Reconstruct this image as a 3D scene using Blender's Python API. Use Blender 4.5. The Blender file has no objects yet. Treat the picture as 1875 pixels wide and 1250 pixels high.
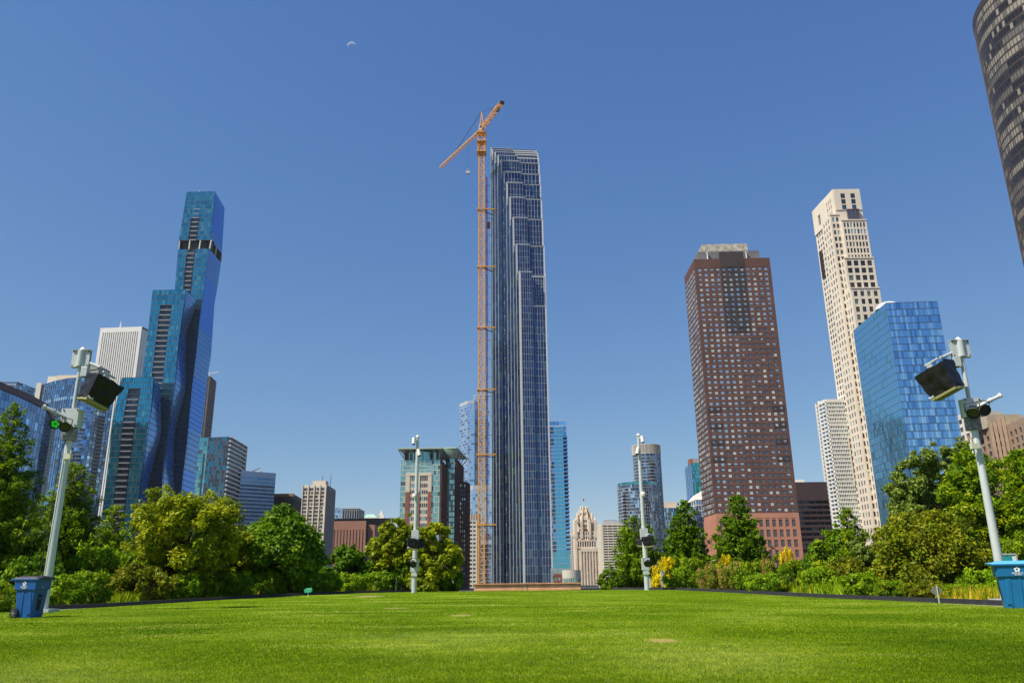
import bpy, bmesh, math, random
import numpy as np
from mathutils import Vector, Matrix
random.seed(7); RNG = np.random.default_rng(7)
C = bpy.context.scene.collection
SC = bpy.context.scene
# ---------------------------------------------------------------- camera
F_PX, CX, CY, HOR = 1443.0, 937.5, 625.0, 1062.0
CAM = Vector((0, 0, 0.9))
pit = math.atan((HOR - CY) / F_PX); rol = math.radians(0.65)
_R0 = Vector((1, 0, 0)); _U0 = Vector((0, -math.sin(pit), math.cos(pit))); FW = Vector((0, math.cos(pit), math.sin(pit)))
RT = _R0 * math.cos(rol) - _U0 * math.sin(rol); UP = _R0 * math.sin(rol) + _U0 * math.cos(rol)
cd = bpy.data.cameras.new('camera'); cam = bpy.data.objects.new('camera', cd); C.objects.link(cam)
cam.matrix_world = Matrix(((RT.x, UP.x, -FW.x, CAM.x), (RT.y, UP.y, -FW.y, CAM.y), (RT.z, UP.z, -FW.z, CAM.z), (0, 0, 0, 1)))
cd.sensor_width = 36; cd.lens = 36 * F_PX / 1875; cd.clip_start = 0.1; cd.clip_end = 20000
SC.camera = cam
# ---------------------------------------------------------------- light
SUN_DIR = Vector((-0.80, -0.50, 1.28)).normalized()
elev = math.asin(SUN_DIR.z)
W = bpy.data.worlds.new('World'); SC.world = W; W.use_nodes = True
nt = W.node_tree; bg = nt.nodes['Background']
sky = nt.nodes.new('ShaderNodeTexSky'); sky.sky_type = 'NISHITA'; sky.sun_disc = False
sky.sun_elevation = elev; sky.sun_rotation = math.atan2(SUN_DIR.x, SUN_DIR.y)
sky.altitude = 0; sky.air_density = 1.0; sky.dust_density = 0.0; sky.ozone_density = 6.0
sep = nt.nodes.new('ShaderNodeSeparateColor'); cmb = nt.nodes.new('ShaderNodeCombineColor'); nt.links.new(sky.outputs[0], sep.inputs[0])
for i_, (g_, k_) in enumerate(((1.02, .81), (.80, 1.11), (.47, 2.20))):      # grade of the air: keeps the horizon from going white
    a_ = nt.nodes.new('ShaderNodeMath'); a_.operation = 'POWER'; a_.inputs[1].default_value = g_; b_ = nt.nodes.new('ShaderNodeMath'); b_.operation = 'MULTIPLY'; b_.inputs[1].default_value = k_
    nt.links.new(sep.outputs[i_], a_.inputs[0]); nt.links.new(a_.outputs[0], b_.inputs[0]); nt.links.new(b_.outputs[0], cmb.inputs[i_])
nt.links.new(cmb.outputs[0], bg.inputs[0]); bg.inputs[1].default_value = 0.094
sl = bpy.data.lights.new('sun', 'SUN'); sl.energy = 5.0; sl.angle = math.radians(0.53); sl.color = (1, 0.94, 0.84)
so = bpy.data.objects.new('sun', sl); C.objects.link(so); so.rotation_euler = (-SUN_DIR).to_track_quat('-Z', 'Y').to_euler()
SC.view_settings.view_transform = 'Standard'; SC.view_settings.look = 'None'
SC.view_settings.exposure = 0.40; SC.view_settings.gamma = 1.0
SC.render.resolution_x = 1024; SC.render.resolution_y = 682
# ---------------------------------------------------------------- picture to world
def ray(px, py): return FW + RT * ((px - CX) / F_PX) - UP * ((py - CY) / F_PX)
def at(px, py, Y):
    d = ray(px, py); return CAM + d * ((Y - CAM.y) / d.y)
def atz(px, py, z):
    d = ray(px, py); return CAM + d * ((z - CAM.z) / d.z)
def proj(p):
    v = Vector(p) - CAM; d = v.dot(FW); return (CX + F_PX * v.dot(RT) / d, CY - F_PX * v.dot(UP) / d)
def lerp_table(tab, y):
    t = sorted(tab, key=lambda a: a[1])
    for (x0, y0), (x1, y1) in zip(t, t[1:]):
        if y <= y1 or (x1, y1) == t[-1]: return x0 + (x1 - x0) * (y - y0) / (y1 - y0)
def edge_pt(tab, Y, z):
    x = at(tab[0][0], tab[0][1], Y).x
    for _ in range(6):
        px, py = proj((x, Y, z)); x += (lerp_table(tab, py) - px) * Y / F_PX
    return Vector((x, Y, z))
# ---------------------------------------------------------------- materials
MATS = {}
def _new(name):
    m = bpy.data.materials.new(name); m.use_nodes = True; return m, m.node_tree, m.node_tree.nodes['Principled BSDF']
def paint(name, col, rough=0.7, metal=0.0, var=0.12, scale=0.3, spec=0.4, emit=None):
    if name in MATS: return MATS[name]
    m, t, b = _new(name)
    tc = t.nodes.new('ShaderNodeTexCoord'); nz = t.nodes.new('ShaderNodeTexNoise'); nz.inputs['Scale'].default_value = scale; nz.inputs['Detail'].default_value = 6
    t.links.new(tc.outputs['Object'], nz.inputs['Vector'])
    mx = t.nodes.new('ShaderNodeMix'); mx.data_type = 'RGBA'
    mx.inputs[6].default_value = tuple(c * (1 - var) for c in col) + (1,); mx.inputs[7].default_value = tuple(min(1, c * (1 + var)) for c in col) + (1,)
    mr = t.nodes.new('ShaderNodeMapRange'); mr.inputs[1].default_value = 0.35; mr.inputs[2].default_value = 0.65
    t.links.new(nz.outputs['Fac'], mr.inputs[0]); t.links.new(mr.outputs[0], mx.inputs[0]); t.links.new(mx.outputs[2], b.inputs['Base Color'])
    b.inputs['Roughness'].default_value = rough; b.inputs['Metallic'].default_value = metal; b.inputs['Specular IOR Level'].default_value = spec
    if emit: b.inputs['Emission Color'].default_value = emit[0] + (1,); b.inputs['Emission Strength'].default_value = emit[1]
    MATS[name] = m; return m
def glass(name, col, metal=0.75, rough=0.08, bump=0.02, bscale=0.12):
    if name in MATS: return MATS[name]
    m, t, b = _new(name)
    b.inputs['Base Color'].default_value = col + (1,); b.inputs['Metallic'].default_value = metal; b.inputs['Roughness'].default_value = rough
    tc = t.nodes.new('ShaderNodeTexCoord'); nz = t.nodes.new('ShaderNodeTexNoise'); nz.inputs['Scale'].default_value = bscale; nz.inputs['Detail'].default_value = 3
    bp = t.nodes.new('ShaderNodeBump'); bp.inputs['Strength'].default_value = 1.0; bp.inputs['Distance'].default_value = bump
    t.links.new(tc.outputs['Object'], nz.inputs['Vector']); t.links.new(nz.outputs['Fac'], bp.inputs['Height']); t.links.new(bp.outputs[0], b.inputs['Normal'])
    MATS[name] = m; return m
def leaf(name, col, trans=0.35, rough=0.5):
    if name in MATS: return MATS[name]
    m, t, b = _new(name)
    out = t.nodes['Material Output']
    tc = t.nodes.new('ShaderNodeTexCoord'); nz = t.nodes.new('ShaderNodeTexNoise'); nz.inputs['Scale'].default_value = 3.0; nz.inputs['Detail'].default_value = 8
    t.links.new(tc.outputs['Object'], nz.inputs['Vector'])
    mr = t.nodes.new('ShaderNodeMapRange'); mr.inputs[1].default_value = .3; mr.inputs[2].default_value = .7; t.links.new(nz.outputs['Fac'], mr.inputs[0])
    mx = t.nodes.new('ShaderNodeMix'); mx.data_type = 'RGBA'; t.links.new(mr.outputs[0], mx.inputs[0])
    mx.inputs[6].default_value = (col[0] * .7, col[1] * .75, col[2] * .8, 1); mx.inputs[7].default_value = (col[0] * 1.3, col[1] * 1.2, col[2], 1)
    t.links.new(mx.outputs[2], b.inputs['Base Color']); b.inputs['Roughness'].default_value = rough; b.inputs['Specular IOR Level'].default_value = .16
    tr = t.nodes.new('ShaderNodeBsdfTranslucent'); t.links.new(mx.outputs[2], tr.inputs[0])
    ms = t.nodes.new('ShaderNodeMixShader'); ms.inputs[0].default_value = trans
    t.links.new(b.outputs[0], ms.inputs[1]); t.links.new(tr.outputs[0], ms.inputs[2]); t.links.new(ms.outputs[0], out.inputs[0])
    MATS[name] = m; return m
# ---------------------------------------------------------------- mesh builder
class MB:
    def __init__(s): s.v = []; s.f = []; s.m = []; s.mats = []
    def mi(s, mat):
        if mat not in s.mats: s.mats.append(mat)
        return s.mats.index(mat)
    def poly(s, pts, mat):
        k = len(s.v); s.v.extend([tuple(p) for p in pts]); s.f.append(tuple(range(k, k + len(pts)))); s.m.append(s.mi(mat))
    def hexa(s, P8, mat):      # 8 points: 4 bottom, 4 top
        k = len(s.v); s.v.extend([tuple(p) for p in P8]); i = s.mi(mat)
        for f in ((3, 2, 1, 0), (4, 5, 6, 7), (0, 1, 5, 4), (1, 2, 6, 5), (2, 3, 7, 6), (3, 0, 4, 7)):
            s.f.append(tuple(k + a for a in f)); s.m.append(i)
    def box(s, x0, x1, y0, y1, z0, z1, mat):
        s.hexa([(x0, y0, z0), (x1, y0, z0), (x1, y1, z0), (x0, y1, z0), (x0, y0, z1), (x1, y0, z1), (x1, y1, z1), (x0, y1, z1)], mat)
    def fbox(s, A, u, n, x0, x1, d0, d1, z0, z1, mat):   # box in a facade frame
        def p(x, d, z): q = A + u * x + n * d; return (q.x, q.y, z)
        s.hexa([p(x0, d1, z0), p(x1, d1, z0), p(x1, d0, z0), p(x0, d0, z0), p(x0, d1, z1), p(x1, d1, z1), p(x1, d0, z1), p(x0, d0, z1)], mat)
    def bar(s, p, q, w, mat, w2=None, up=None):
        p = Vector(p); q = Vector(q); d = (q - p).normalized(); w2 = w2 or w
        up = Vector(up) if up else (Vector((0, 0, 1)) if abs(d.z) < .9 else Vector((0, 1, 0)))
        a = d.cross(up).normalized(); b = a.cross(d).normalized(); a = a * w / 2; b = b * w2 / 2
        s.hexa([p - a - b, p + a - b, p + a + b, p - a + b, q - a - b, q + a - b, q + a + b, q - a + b], mat)
    def tube(s, pts, radii, mat, n=10, caps=True):
        rings = []; k0 = len(s.v); i = s.mi(mat); pts = [Vector(p) for p in pts]
        for j, p in enumerate(pts):
            d = (pts[min(j + 1, len(pts) - 1)] - pts[max(j - 1, 0)]).normalized()
            up = Vector((0, 0, 1)) if abs(d.z) < .95 else Vector((0, 1, 0))
            a = d.cross(up).normalized(); b = a.cross(d)
            r = radii[j] if isinstance(radii, (list, tuple)) else radii
            for t in range(n):
                an = 2 * math.pi * t / n; s.v.append(tuple(p + a * (r * math.cos(an)) + b * (r * math.sin(an))))
        for j in range(len(pts) - 1):
            for t in range(n):
                s.f.append((k0 + j * n + t, k0 + j * n + (t + 1) % n, k0 + (j + 1) * n + (t + 1) % n, k0 + (j + 1) * n + t)); s.m.append(i)
        if caps:
            s.f.append(tuple(k0 + t for t in range(n))[::-1]); s.m.append(i)
            s.f.append(tuple(k0 + (len(pts) - 1) * n + t for t in range(n))); s.m.append(i)
    def prism(s, poly, z0, z1, mat, top=None):
        n = len(poly)
        for i in range(n):
            a, b = poly[i], poly[(i + 1) % n]
            s.poly([(a[0], a[1], z0), (b[0], b[1], z0), (b[0], b[1], z1), (a[0], a[1], z1)], mat)
        s.poly([(p[0], p[1], z1) for p in poly], top or mat)
    def build(s, name, parent=None, smooth=False, bevel=0):
        me = bpy.data.meshes.new(name); me.from_pydata(s.v, [], s.f)
        for m in s.mats: me.materials.append(m)
        me.polygons.foreach_set('material_index', s.m)
        if smooth: me.polygons.foreach_set('use_smooth', [True] * len(s.f))
        me.update(); o = bpy.data.objects.new(name, me); C.objects.link(o)
        if parent is not None: o.parent = parent; o.matrix_parent_inverse = Matrix.Translation(-parent_loc(parent))
        if smooth:
            md = o.modifiers.new('es', 'EDGE_SPLIT'); md.split_angle = math.radians(40)
        if bevel:
            md = o.modifiers.new('bv', 'BEVEL'); md.width = bevel; md.segments = 2
        return o
def parent_loc(p):
    l = Vector((0, 0, 0))
    while p is not None: l = l + p.location if p.type == 'EMPTY' else l; p = p.parent
    return l
def tag(o, label, cat, group=None, kind=None):
    if label: o['label'] = label
    if cat: o['category'] = cat
    if group: o['group'] = group
    if kind: o['kind'] = kind
    return o
def thing(name, label, cat, loc=(0, 0, 0), group=None):
    o = bpy.data.objects.new(name, None); C.objects.link(o); o.location = loc; o.empty_display_size = 1
    return tag(o, label, cat, group)
# ---------------------------------------------------------------- ground shape
GT = [(-60, 0), (6, 0), (20, .08), (30, .13), (38, .21), (45, .285), (50, .27), (56, .19), (62, -.3), (75, -2.6), (95, -4.0), (5000, -4.0)]
def gz(x, y):
    for (a, za), (b, zb) in zip(GT, GT[1:]):
        if y <= b:
            t = (y - a) / (b - a); return za + (zb - za) * t
    return -4.0
ZB = -4.02
# ================================================================ LARGE STRUCTURE: setting
def col_noise_ground(name, cols, scale, rough=.95, blotches=(), bump=.3, stretch=(1, 1, 1)):
    m, t, b = _new(name); L = t.links.new
    tc = t.nodes.new('ShaderNodeTexCoord'); mp = t.nodes.new('ShaderNodeMapping'); mp.inputs['Scale'].default_value = stretch
    L(tc.outputs['Object'], mp.inputs[0])
    n1 = t.nodes.new('ShaderNodeTexNoise'); n1.inputs['Scale'].default_value = scale; n1.inputs['Detail'].default_value = 9; n1.inputs['Roughness'].default_value = .65
    L(mp.outputs[0], n1.inputs['Vector'])
    cr = t.nodes.new('ShaderNodeValToRGB'); e = cr.color_ramp.elements
    for i, c in enumerate(cols):
        pos = .33 + .34 * i / (len(cols) - 1)
        el = e[i] if i < 2 else e.new(pos)
        el.position = pos; el.color = c + (1,)
    L(n1.outputs['Fac'], cr.inputs[0]); last = cr.outputs[0]
    for (bx, by, rx, ry, c) in blotches:
        sb = t.nodes.new('ShaderNodeVectorMath'); sb.operation = 'SUBTRACT'; L(tc.outputs['Object'], sb.inputs[0]); sb.inputs[1].default_value = (bx, by, 0)
        sc = t.nodes.new('ShaderNodeVectorMath'); sc.operation = 'MULTIPLY'; L(sb.outputs[0], sc.inputs[0]); sc.inputs[1].default_value = (1 / rx, 1 / ry, 0)
        ln = t.nodes.new('ShaderNodeVectorMath'); ln.operation = 'LENGTH'; L(sc.outputs[0], ln.inputs[0])
        ad = t.nodes.new('ShaderNodeMath'); ad.operation = 'ADD'; L(ln.outputs['Value'], ad.inputs[0]); L(n1.outputs['Fac'], ad.inputs[1])
        mr = t.nodes.new('ShaderNodeMapRange'); mr.inputs[1].default_value = 1.0; mr.inputs[2].default_value = 1.7; mr.inputs[3].default_value = .8; mr.inputs[4].default_value = 0; L(ad.outputs[0], mr.inputs[0])
        mx = t.nodes.new('ShaderNodeMix'); mx.data_type = 'RGBA'; L(mr.outputs[0], mx.inputs[0]); L(last, mx.inputs[6]); mx.inputs[7].default_value = c + (1,); last = mx.outputs[2]
    L(last, b.inputs['Base Color']); b.inputs['Roughness'].default_value = rough; b.inputs['Specular IOR Level'].default_value = .05
    n2 = t.nodes.new('ShaderNodeTexNoise'); n2.inputs['Scale'].default_value = 40; n2.inputs['Detail'].default_value = 6; L(tc.outputs['Object'], n2.inputs['Vector'])
    bp = t.nodes.new('ShaderNodeBump'); bp.inputs['Strength'].default_value = bump; bp.inputs['Distance'].default_value = .03; L(n2.outputs['Fac'], bp.inputs['Height']); L(bp.outputs[0], b.inputs['Normal'])
    return m
BLOT = [(2.08, 11.9, .26, .42, (.36, .26, .09)), (-1.3, 20, .3, .5, (.34, .27, .09)), (-6.9, 39, .7, 1.3, (.36, .29, .12)), (-3.6, 25, .4, .5, (.3, .25, .08))]
GRASSC = [(.06, .12, .001), (.10, .18, .001), (.16, .245, .004), (.28, .33, .05)]
m_lawn = col_noise_ground('lawn_soil_green', GRASSC, .45, blotches=BLOT, stretch=(.55, 1.3, 1))
m_soil = col_noise_ground('planting_soil', [(.03, .035, .015), (.06, .07, .02), (.10, .10, .04)], 1.3)
m_city = col_noise_ground('city_asphalt', [(.05, .05, .05), (.07, .07, .068), (.10, .10, .095)], .05)
m_path = col_noise_ground('path_gravel', [(.30, .27, .22), (.37, .34, .28), (.43, .39, .33)], 3.0)
def sheet(name, xs, ys, dz, mat, inside=None):
    mb = MB()
    for j in range(len(ys) - 1):
        for i in range(len(xs) - 1):
            cx, cy = (xs[i] + xs[i + 1]) / 2, (ys[j] + ys[j + 1]) / 2
            if inside and not inside(cx, cy): continue
            mb.poly([(xs[i], ys[j], gz(0, ys[j]) + dz), (xs[i + 1], ys[j], gz(0, ys[j]) + dz), (xs[i + 1], ys[j + 1], gz(0, ys[j + 1]) + dz), (xs[i], ys[j + 1], gz(0, ys[j + 1]) + dz)], mat)
    return mb.build(name)
# city ground reaching the horizon
mb = MB(); mb.poly([(-9000, -3000, -4.05), (9000, -3000, -4.05), (9000, 14000, -4.05), (-9000, 14000, -4.05)], m_city); tag(mb.build('ground'), None, None, kind='structure')
ys = [-60, -20, 6, 13, 20, 25, 30, 34, 38, 41, 45, 47, 50, 53, 56, 59, 62, 66, 70, 75, 85, 95]
tag(sheet('planting_bed_ground', [-160, -80, -40, -20, 0, 20, 40, 80, 160], ys, 0, m_soil), None, None, kind='structure')
# outline of the lawn, left side then right side (x at y)
LAWN_L = [(-60, -17), (15, -17), (21, -16.6), (24.5, -15.9), (26.8, -14.9), (32, -13.9), (39.6, -12), (48.6, -7.6), (53, -4), (55.5, 0)]
LAWN_R = [(-60, 12.8), (15, 12.8), (20.6, 12.7), (25, 12.4), (31, 11.2), (38, 10.2), (45, 8.6), (50, 6.0), (54, 3.2), (55.5, 0)]
def xat(tab, y):
    for (a, xa), (b, xb) in zip(tab, tab[1:]):
        if y <= b: return xa + (xb - xa) * (y - a) / (b - a)
    return 0.0
def strip(name, offs_a, offs_b, dz, mat, side, y0=-20, y1=55.4, n=90):
    mb = MB()
    tab = LAWN_L if side < 0 else LAWN_R
    P = []
    for i in range(n + 1):
        y = y0 + (y1 - y0) * i / n; x = xat(tab, y); P.append((x, y))
    def nrm(i):
        a = P[max(i - 1, 0)]; b = P[min(i + 1, n)]; d = Vector((b[0] - a[0], b[1] - a[1])).normalized()
        return Vector((-d.y, d.x)) if side < 0 else Vector((d.y, -d.x))
    N = [nrm(i) for i in range(n + 1)]
    return P, N, mb
def lawn_mesh():
    mb = MB(); n = 140; rows = []
    for j in range(n + 1):
        y = -40 + (55.45 + 40) * (j / n) ** .8; a, b = xat(LAWN_L, y), xat(LAWN_R, y); rows.append([(a + (b - a) * k / 16, y) for k in range(17)])
    for j in range(n):
        for k in range(16):
            q = [rows[j][k], rows[j][k + 1], rows[j + 1][k + 1], rows[j + 1][k]]
            mb.poly([(x, y, gz(x, y) + .03) for x, y in q], m_lawn)
    return mb.build('lawn')
tag(lawn_mesh(), None, None, kind='structure')
mbp = MB(); curbs = []
m_curb = paint('black_kerb_edging', (.025, .025, .028), .6, var=.25, scale=4)
for side, name in ((-1, 'left'), (1, 'right')):
    P, N, _ = strip('', 0, 0, 0, None, side)
    def pw_(k): y = P[k][1]; return (1.6 if side < 0 else .8) + ((.22 - (1.6 if side < 0 else .8)) * min(1, max(0, (y - (24 if side < 0 else 19)) / 6)))
    for i in range(len(P) - 1):
        q = []
        for (k, o) in ((i, -.05), (i + 1, -.05), (i + 1, pw_(i + 1) + .04), (i, pw_(i) + .04)):
            p = Vector(P[k]) + N[k] * o; q.append((p.x, p.y, gz(p.x, p.y) + .014))
        mbp.poly(q if side > 0 else q[::-1], m_path)
    mc = MB()
    i0 = 0
    for i in range(i0, int(len(P) * .93)):
        h = []
        for z in (-.05, .15):
            for (k, o) in ((i, pw_(i)), (i + 1, pw_(i + 1)), (i + 1, pw_(i + 1) + .18), (i, pw_(i) + .18)):
                p = Vector(P[k]) + N[k] * o; h.append((p.x, p.y, gz(p.x, p.y) + z))
        mc.hexa(h, m_curb)
    o = mc.build('kerb_edging'); tag(o, None, None, kind='structure')
tag(mbp.build('path'), None, None, kind='structure')
# mown grass blades
def blades(name, N, y0, y1, h, mats, wfac, inside, dz=.02, xw=.70, pw=2.0, lean=.5):
    u = RNG.random(N)
    k = 1 - pw; Y = (y0 ** k + u * (y1 ** k - y0 ** k)) ** (1 / k) if abs(k) > 1e-6 else y0 * (y1 / y0) ** u
    X = (RNG.random(N) * 2 - 1) * (Y * xw + 1.5)
    keep = inside(X, Y)
    for (bx, by, rx, ry, c_) in BLOT: keep &= ~((((X - bx) / rx) ** 2 + ((Y - by) / ry) ** 2 + RNG.normal(0, .35, N)) < .8)
    X = X[keep]; Y = Y[keep]; N = len(X)
    Z = np.interp(Y, [a for a, b in GT], [b for a, b in GT]) + dz
    ang = RNG.random(N) * 2 * math.pi; hh = h * (.5 + .8 * RNG.random(N)); ww = .0045 * (Y / 6) ** .85 * wfac
    dx, dy = np.cos(ang) * ww, np.sin(ang) * ww
    lx = RNG.normal(0, lean, N) * hh; ly = RNG.normal(0, lean, N) * hh
    V = np.empty((N, 3, 3)); V[:, 0] = np.stack([X - dx, Y - dy, Z], 1); V[:, 1] = np.stack([X + dx, Y + dy, Z], 1); V[:, 2] = np.stack([X + lx, Y + ly, Z + hh], 1)
    me = bpy.data.meshes.new(name); me.vertices.add(N * 3); me.vertices.foreach_set('co', V.ravel())
    me.loops.add(N * 3); me.loops.foreach_set('vertex_index', np.arange(N * 3)); me.polygons.add(N)
    me.polygons.foreach_set('loop_start', np.arange(N) * 3); me.polygons.foreach_set('loop_total', np.full(N, 3))
    for m in mats: me.materials.append(m)
    # patchy tone: blades of a kind grow together
    f = .40 + RNG.normal(0, .24, N)
    rs = np.random.default_rng(11)
    for k_ in range(26):     # irregular wear and mowing patches
        fr_ = rs.uniform(.15, 1.9) ; th_ = rs.normal(0, 1.0); f = f + .055 * np.sin(fr_ * (math.cos(th_) * Y * 1.0 + math.sin(th_) * X) + rs.uniform(0, 6.28) + 1.5 * np.sin(X * rs.uniform(.1, .6) + rs.uniform(0, 6)))
    me.polygons.foreach_set('material_index', np.clip((f * len(mats)).astype(int), 0, len(mats) - 1)); me.update()
    o = bpy.data.objects.new(name, me); C.objects.link(o); return o
def in_lawn(X, Y):
    ly = [a for a, b in LAWN_L]; lx = [b for a, b in LAWN_L]; ry = [a for a, b in LAWN_R]; rx = [b for a, b in LAWN_R]
    return (X > np.interp(Y, ly, lx)) & (X < np.interp(Y, ry, rx))
gm = [leaf('grass_dark', (.075, .135, .001), .38, .9), leaf('grass_deep', (.12, .195, .001), .38, .9), leaf('grass_mid', (.18, .265, .001), .38, .9), leaf('grass_light', (.26, .345, .005), .38, .9), leaf('grass_pale', (.43, .47, .10), .38, .9)]
o = blades('grass', 1450000, 3.8, 55.4, .022, gm, .5, in_lawn, dz=.028, xw=.80, pw=1.75, lean=.75)
tag(o, 'short mown bright green lawn grass filling the foreground', 'grass', kind='stuff')
# moon
mb = MB(); Mp = ray(643.5, 84) * 9000 + CAM; rr = 8.0 / F_PX * 9000; um = paint('moonlight', (.02, .02, .02), 1, var=0, emit=((.42, .50, .74), .52))
ax = RT; ay = UP; n = 20; ring = []
ex = (ax * .985 + ay * .17).normalized(); ey = (ay * .985 - ax * .17).normalized()
o_, i_, bk = [], [], []
for k in range(n + 1):
    a = math.pi * k / n
    o_.append(Mp + ex * (rr * math.cos(a)) + ey * (rr * math.sin(a))); i_.append(Mp + ex * (rr * .98 * math.cos(a)) + ey * (rr * .42 * math.sin(a)))
    bk.append((o_[-1] + i_[-1]) / 2 + FW * rr * .6)
for k in range(n):
    mb.poly([o_[k], i_[k], i_[k + 1], o_[k + 1]], um); mb.poly([o_[k], o_[k + 1], bk[k + 1], bk[k]], um); mb.poly([i_[k + 1], i_[k], bk[k], bk[k + 1]], um)
tag(mb.build('moon'), 'pale crescent daytime moon high in the blue sky', 'moon')
# ================================================================ BUILDINGS
V2 = lambda a: Vector((a[0], a[1]))
class Bld:
    """collects one building: wall mesh, glazing, window parts, then links them under one Empty"""
    def __init__(s, name, label, cat='building', group=None):
        s.name, s.label, s.cat, s.group = name, label, cat, group; s.W = MB(); s.G = MB(); s.R = MB(); s.wins = []; s.extra = []; s.glname = 'glazing'
    def corners(s, pts, near, back=None, Hpx=None):
        px, py, Y = pts[near]; s.H = (at(px, py, Y) if Y else at(px, py, 500)).z; out = []
        for (a, b, Y2) in pts: out.append(V2(atz(a, b, s.H)) if Y2 is None else V2(at(a, b, Y2)))
        s.front = out
        if back is None:
            s.foot = out + [out[0] + out[2] - out[1]] if len(out) == 3 else out
        else:
            k_ = 1 + V2(back).length / out[0].y; s.foot = out + [out[-1] * k_, out[0] * k_]
        return s
    def solid(s, poly, z0, z1, mat, roof=None): s.W.prism([tuple(p) for p in poly], z0, z1, mat, roof or mat)
    def facade(s, A, B, z0, z1, nc, nr, pier=.3, span=.35, d=.5, wall=None, panes=None, ml=0, mr=0, mt=0, mb=0, sheet=True, frame=None, tilt=.0, spd=None, kindfn=None, wallfn=None):
        A = V2(A); B = V2(B); L = (B - A).length; u = (B - A) / L; n = Vector((u.y, -u.x)); W = s.W
        X0, X1, Z0, Z1 = ml, L - mr, z0 + mb, z1 - mt; cw = (X1 - X0) / nc; ch = (Z1 - Z0) / nr; spd = d - .08 if spd is None else spd
        if ml: W.fbox(A, u, n, 0, ml, 0, d + .02, z0, z1, wall)
        if mr: W.fbox(A, u, n, L - mr, L, 0, d + .02, z0, z1, wall)
        if mt: W.fbox(A, u, n, ml, L - mr, 0, d - .03, Z1, z1 - .02, wall)
        if mb: W.fbox(A, u, n, ml, L - mr, 0, d - .03, z0, Z0, wall)
        if pier:
            for i in range(nc + 1):
                x = X0 + i * cw; w = cw * pier / 2
                W.fbox(A, u, n, max(X0, x - w), min(X1, x + w), 0, d, Z0, Z1 - .04, wall)
        if span:
            for j in range(nr + 1):
                z = Z0 + j * ch; w = ch * span / 2
                W.fbox(A, u, n, X0, X1, 0, spd, max(Z0, z - w), min(Z1 - .06, z + w), wall)
        names = [p[0] for p in panes]; wts = np.array([p[1] for p in panes], float); wts /= wts.sum(); pick = RNG.choice(len(panes), nc * nr, p=wts)
        for j in range(nr):
            for i in range(nc):
                x0 = X0 + i * cw + cw * pier / 2 + .02; x1 = X0 + (i + 1) * cw - cw * pier / 2 - .02; a0 = Z0 + j * ch + ch * span / 2 + .02; a1 = Z0 + (j + 1) * ch - ch * span / 2 - .02
                t = (RNG.random(4) * tilt) if tilt else (0, 0, 0, 0)
                def P(x, z, e): q = A + u * x + n * (.05 + e); return Vector((q.x, q.y, z))
                q = [P(x0, a0, t[0]), P(x1, a0, t[1]), P(x1, a1, t[1] + t[2] - t[0] if tilt else 0), P(x0, a1, t[2])]
                m = names[pick[j * nc + i]]
                if kindfn: m = kindfn(i, j, m)
                if sheet: s.G.poly(q, m)
                else: s.wins.append((q, m, frame, Vector((n.x, n.y, 0))))
    def cornerpost(s, p, w, z0, z1, mat):
        s.W.box(p[0] - w, p[0] + w, p[1] - w, p[1] + w, z0, z1, mat)
    def finish(s, wall='wall'):
        f = s.foot if hasattr(s, 'foot') else [(s.W.v[0][0], s.W.v[0][1])]
        cx = sum(p[0] for p in f) / len(f); cy = sum(p[1] for p in f) / len(f)
        root = thing(s.name, s.label, s.cat, (cx, cy, ZB), s.group)
        if s.W.f: s.W.build(wall, root)
        if s.R.f: s.R.build('roof', root)
        if s.G.f: s.G.build(s.glname, root)
        if s.wins:
            s.wins.sort(key=lambda w: (w[0][0] - CAM).length)
            def put(mb, w):
                q, m, fr, n = w
                if fr:
                    a, b, c, d = q; e = n * .06; cxm = (a + b) / 2; h = d - a
                    mb.poly(q, fr); r = b - a
                    for (u0, u1, v0, v1) in ((.06, .47, .08, .36), (.53, .94, .08, .36), (.06, .47, .44, .92), (.53, .94, .44, .92)) if fr is not None else ():
                        mm = m[0] if v0 > .3 else m[1]
                        if random.random() < .12: mm = m[1]
                        mb.poly([a + r * u0 + h * v0 + e, a + r * u1 + h * v0 + e, a + r * u1 + h * v1 + e, a + r * u0 + h * v1 + e], mm)
                else: mb.poly(q, m)
            for w in s.wins[:100]:
                mb = MB(); put(mb, w); mb.build('window', root)
            if len(s.wins) > 100:
                mb = MB()
                for w in s.wins[100:]: put(mb, w)
                tag(mb.build('window', root), None, None, kind='stuff')
        for nm, mb in s.extra: mb.build(nm, root)
        return root
# material palette
cream = paint('cream_stone', (.70, .58, .43), .8, var=.06, scale=.05); creamw = paint('pale_concrete', (.70, .63, .50), .8, var=.06, scale=.05)
white = paint('white_panel', (.76, .72, .64), .6, var=.04, scale=.05); brick = paint('red_brick', (.30, .105, .06), .9, var=.15, scale=.4); dbrick = paint('dark_brick', (.13, .06, .045), .9, var=.15, scale=.4)
pinkst = paint('pink_brown_masonry', (.36, .18, .12), .9, var=.05, scale=.1); brown = paint('brown_granite', (.115, .052, .035), .7, var=.12, scale=.15); salmon = paint('salmon_granite', (.46, .20, .12), .7, var=.07, scale=.15)
dkpan = paint('dark_stained_granite', (.05, .034, .030), .7, var=.2, scale=.3); dark = paint('dark_metal_panel', (.035, .035, .037), .5, var=.1); bronze = paint('bronze_metal', (.07, .05, .038), .45, .5, var=.1)
grey = paint('grey_concrete', (.30, .29, .27), .85, var=.15, scale=.12); lgrey = paint('light_grey_metal', (.50, .52, .52), .45, .2, var=.04); greenm = paint('pale_green_metal', (.42, .52, .42), .5, var=.06)
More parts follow.
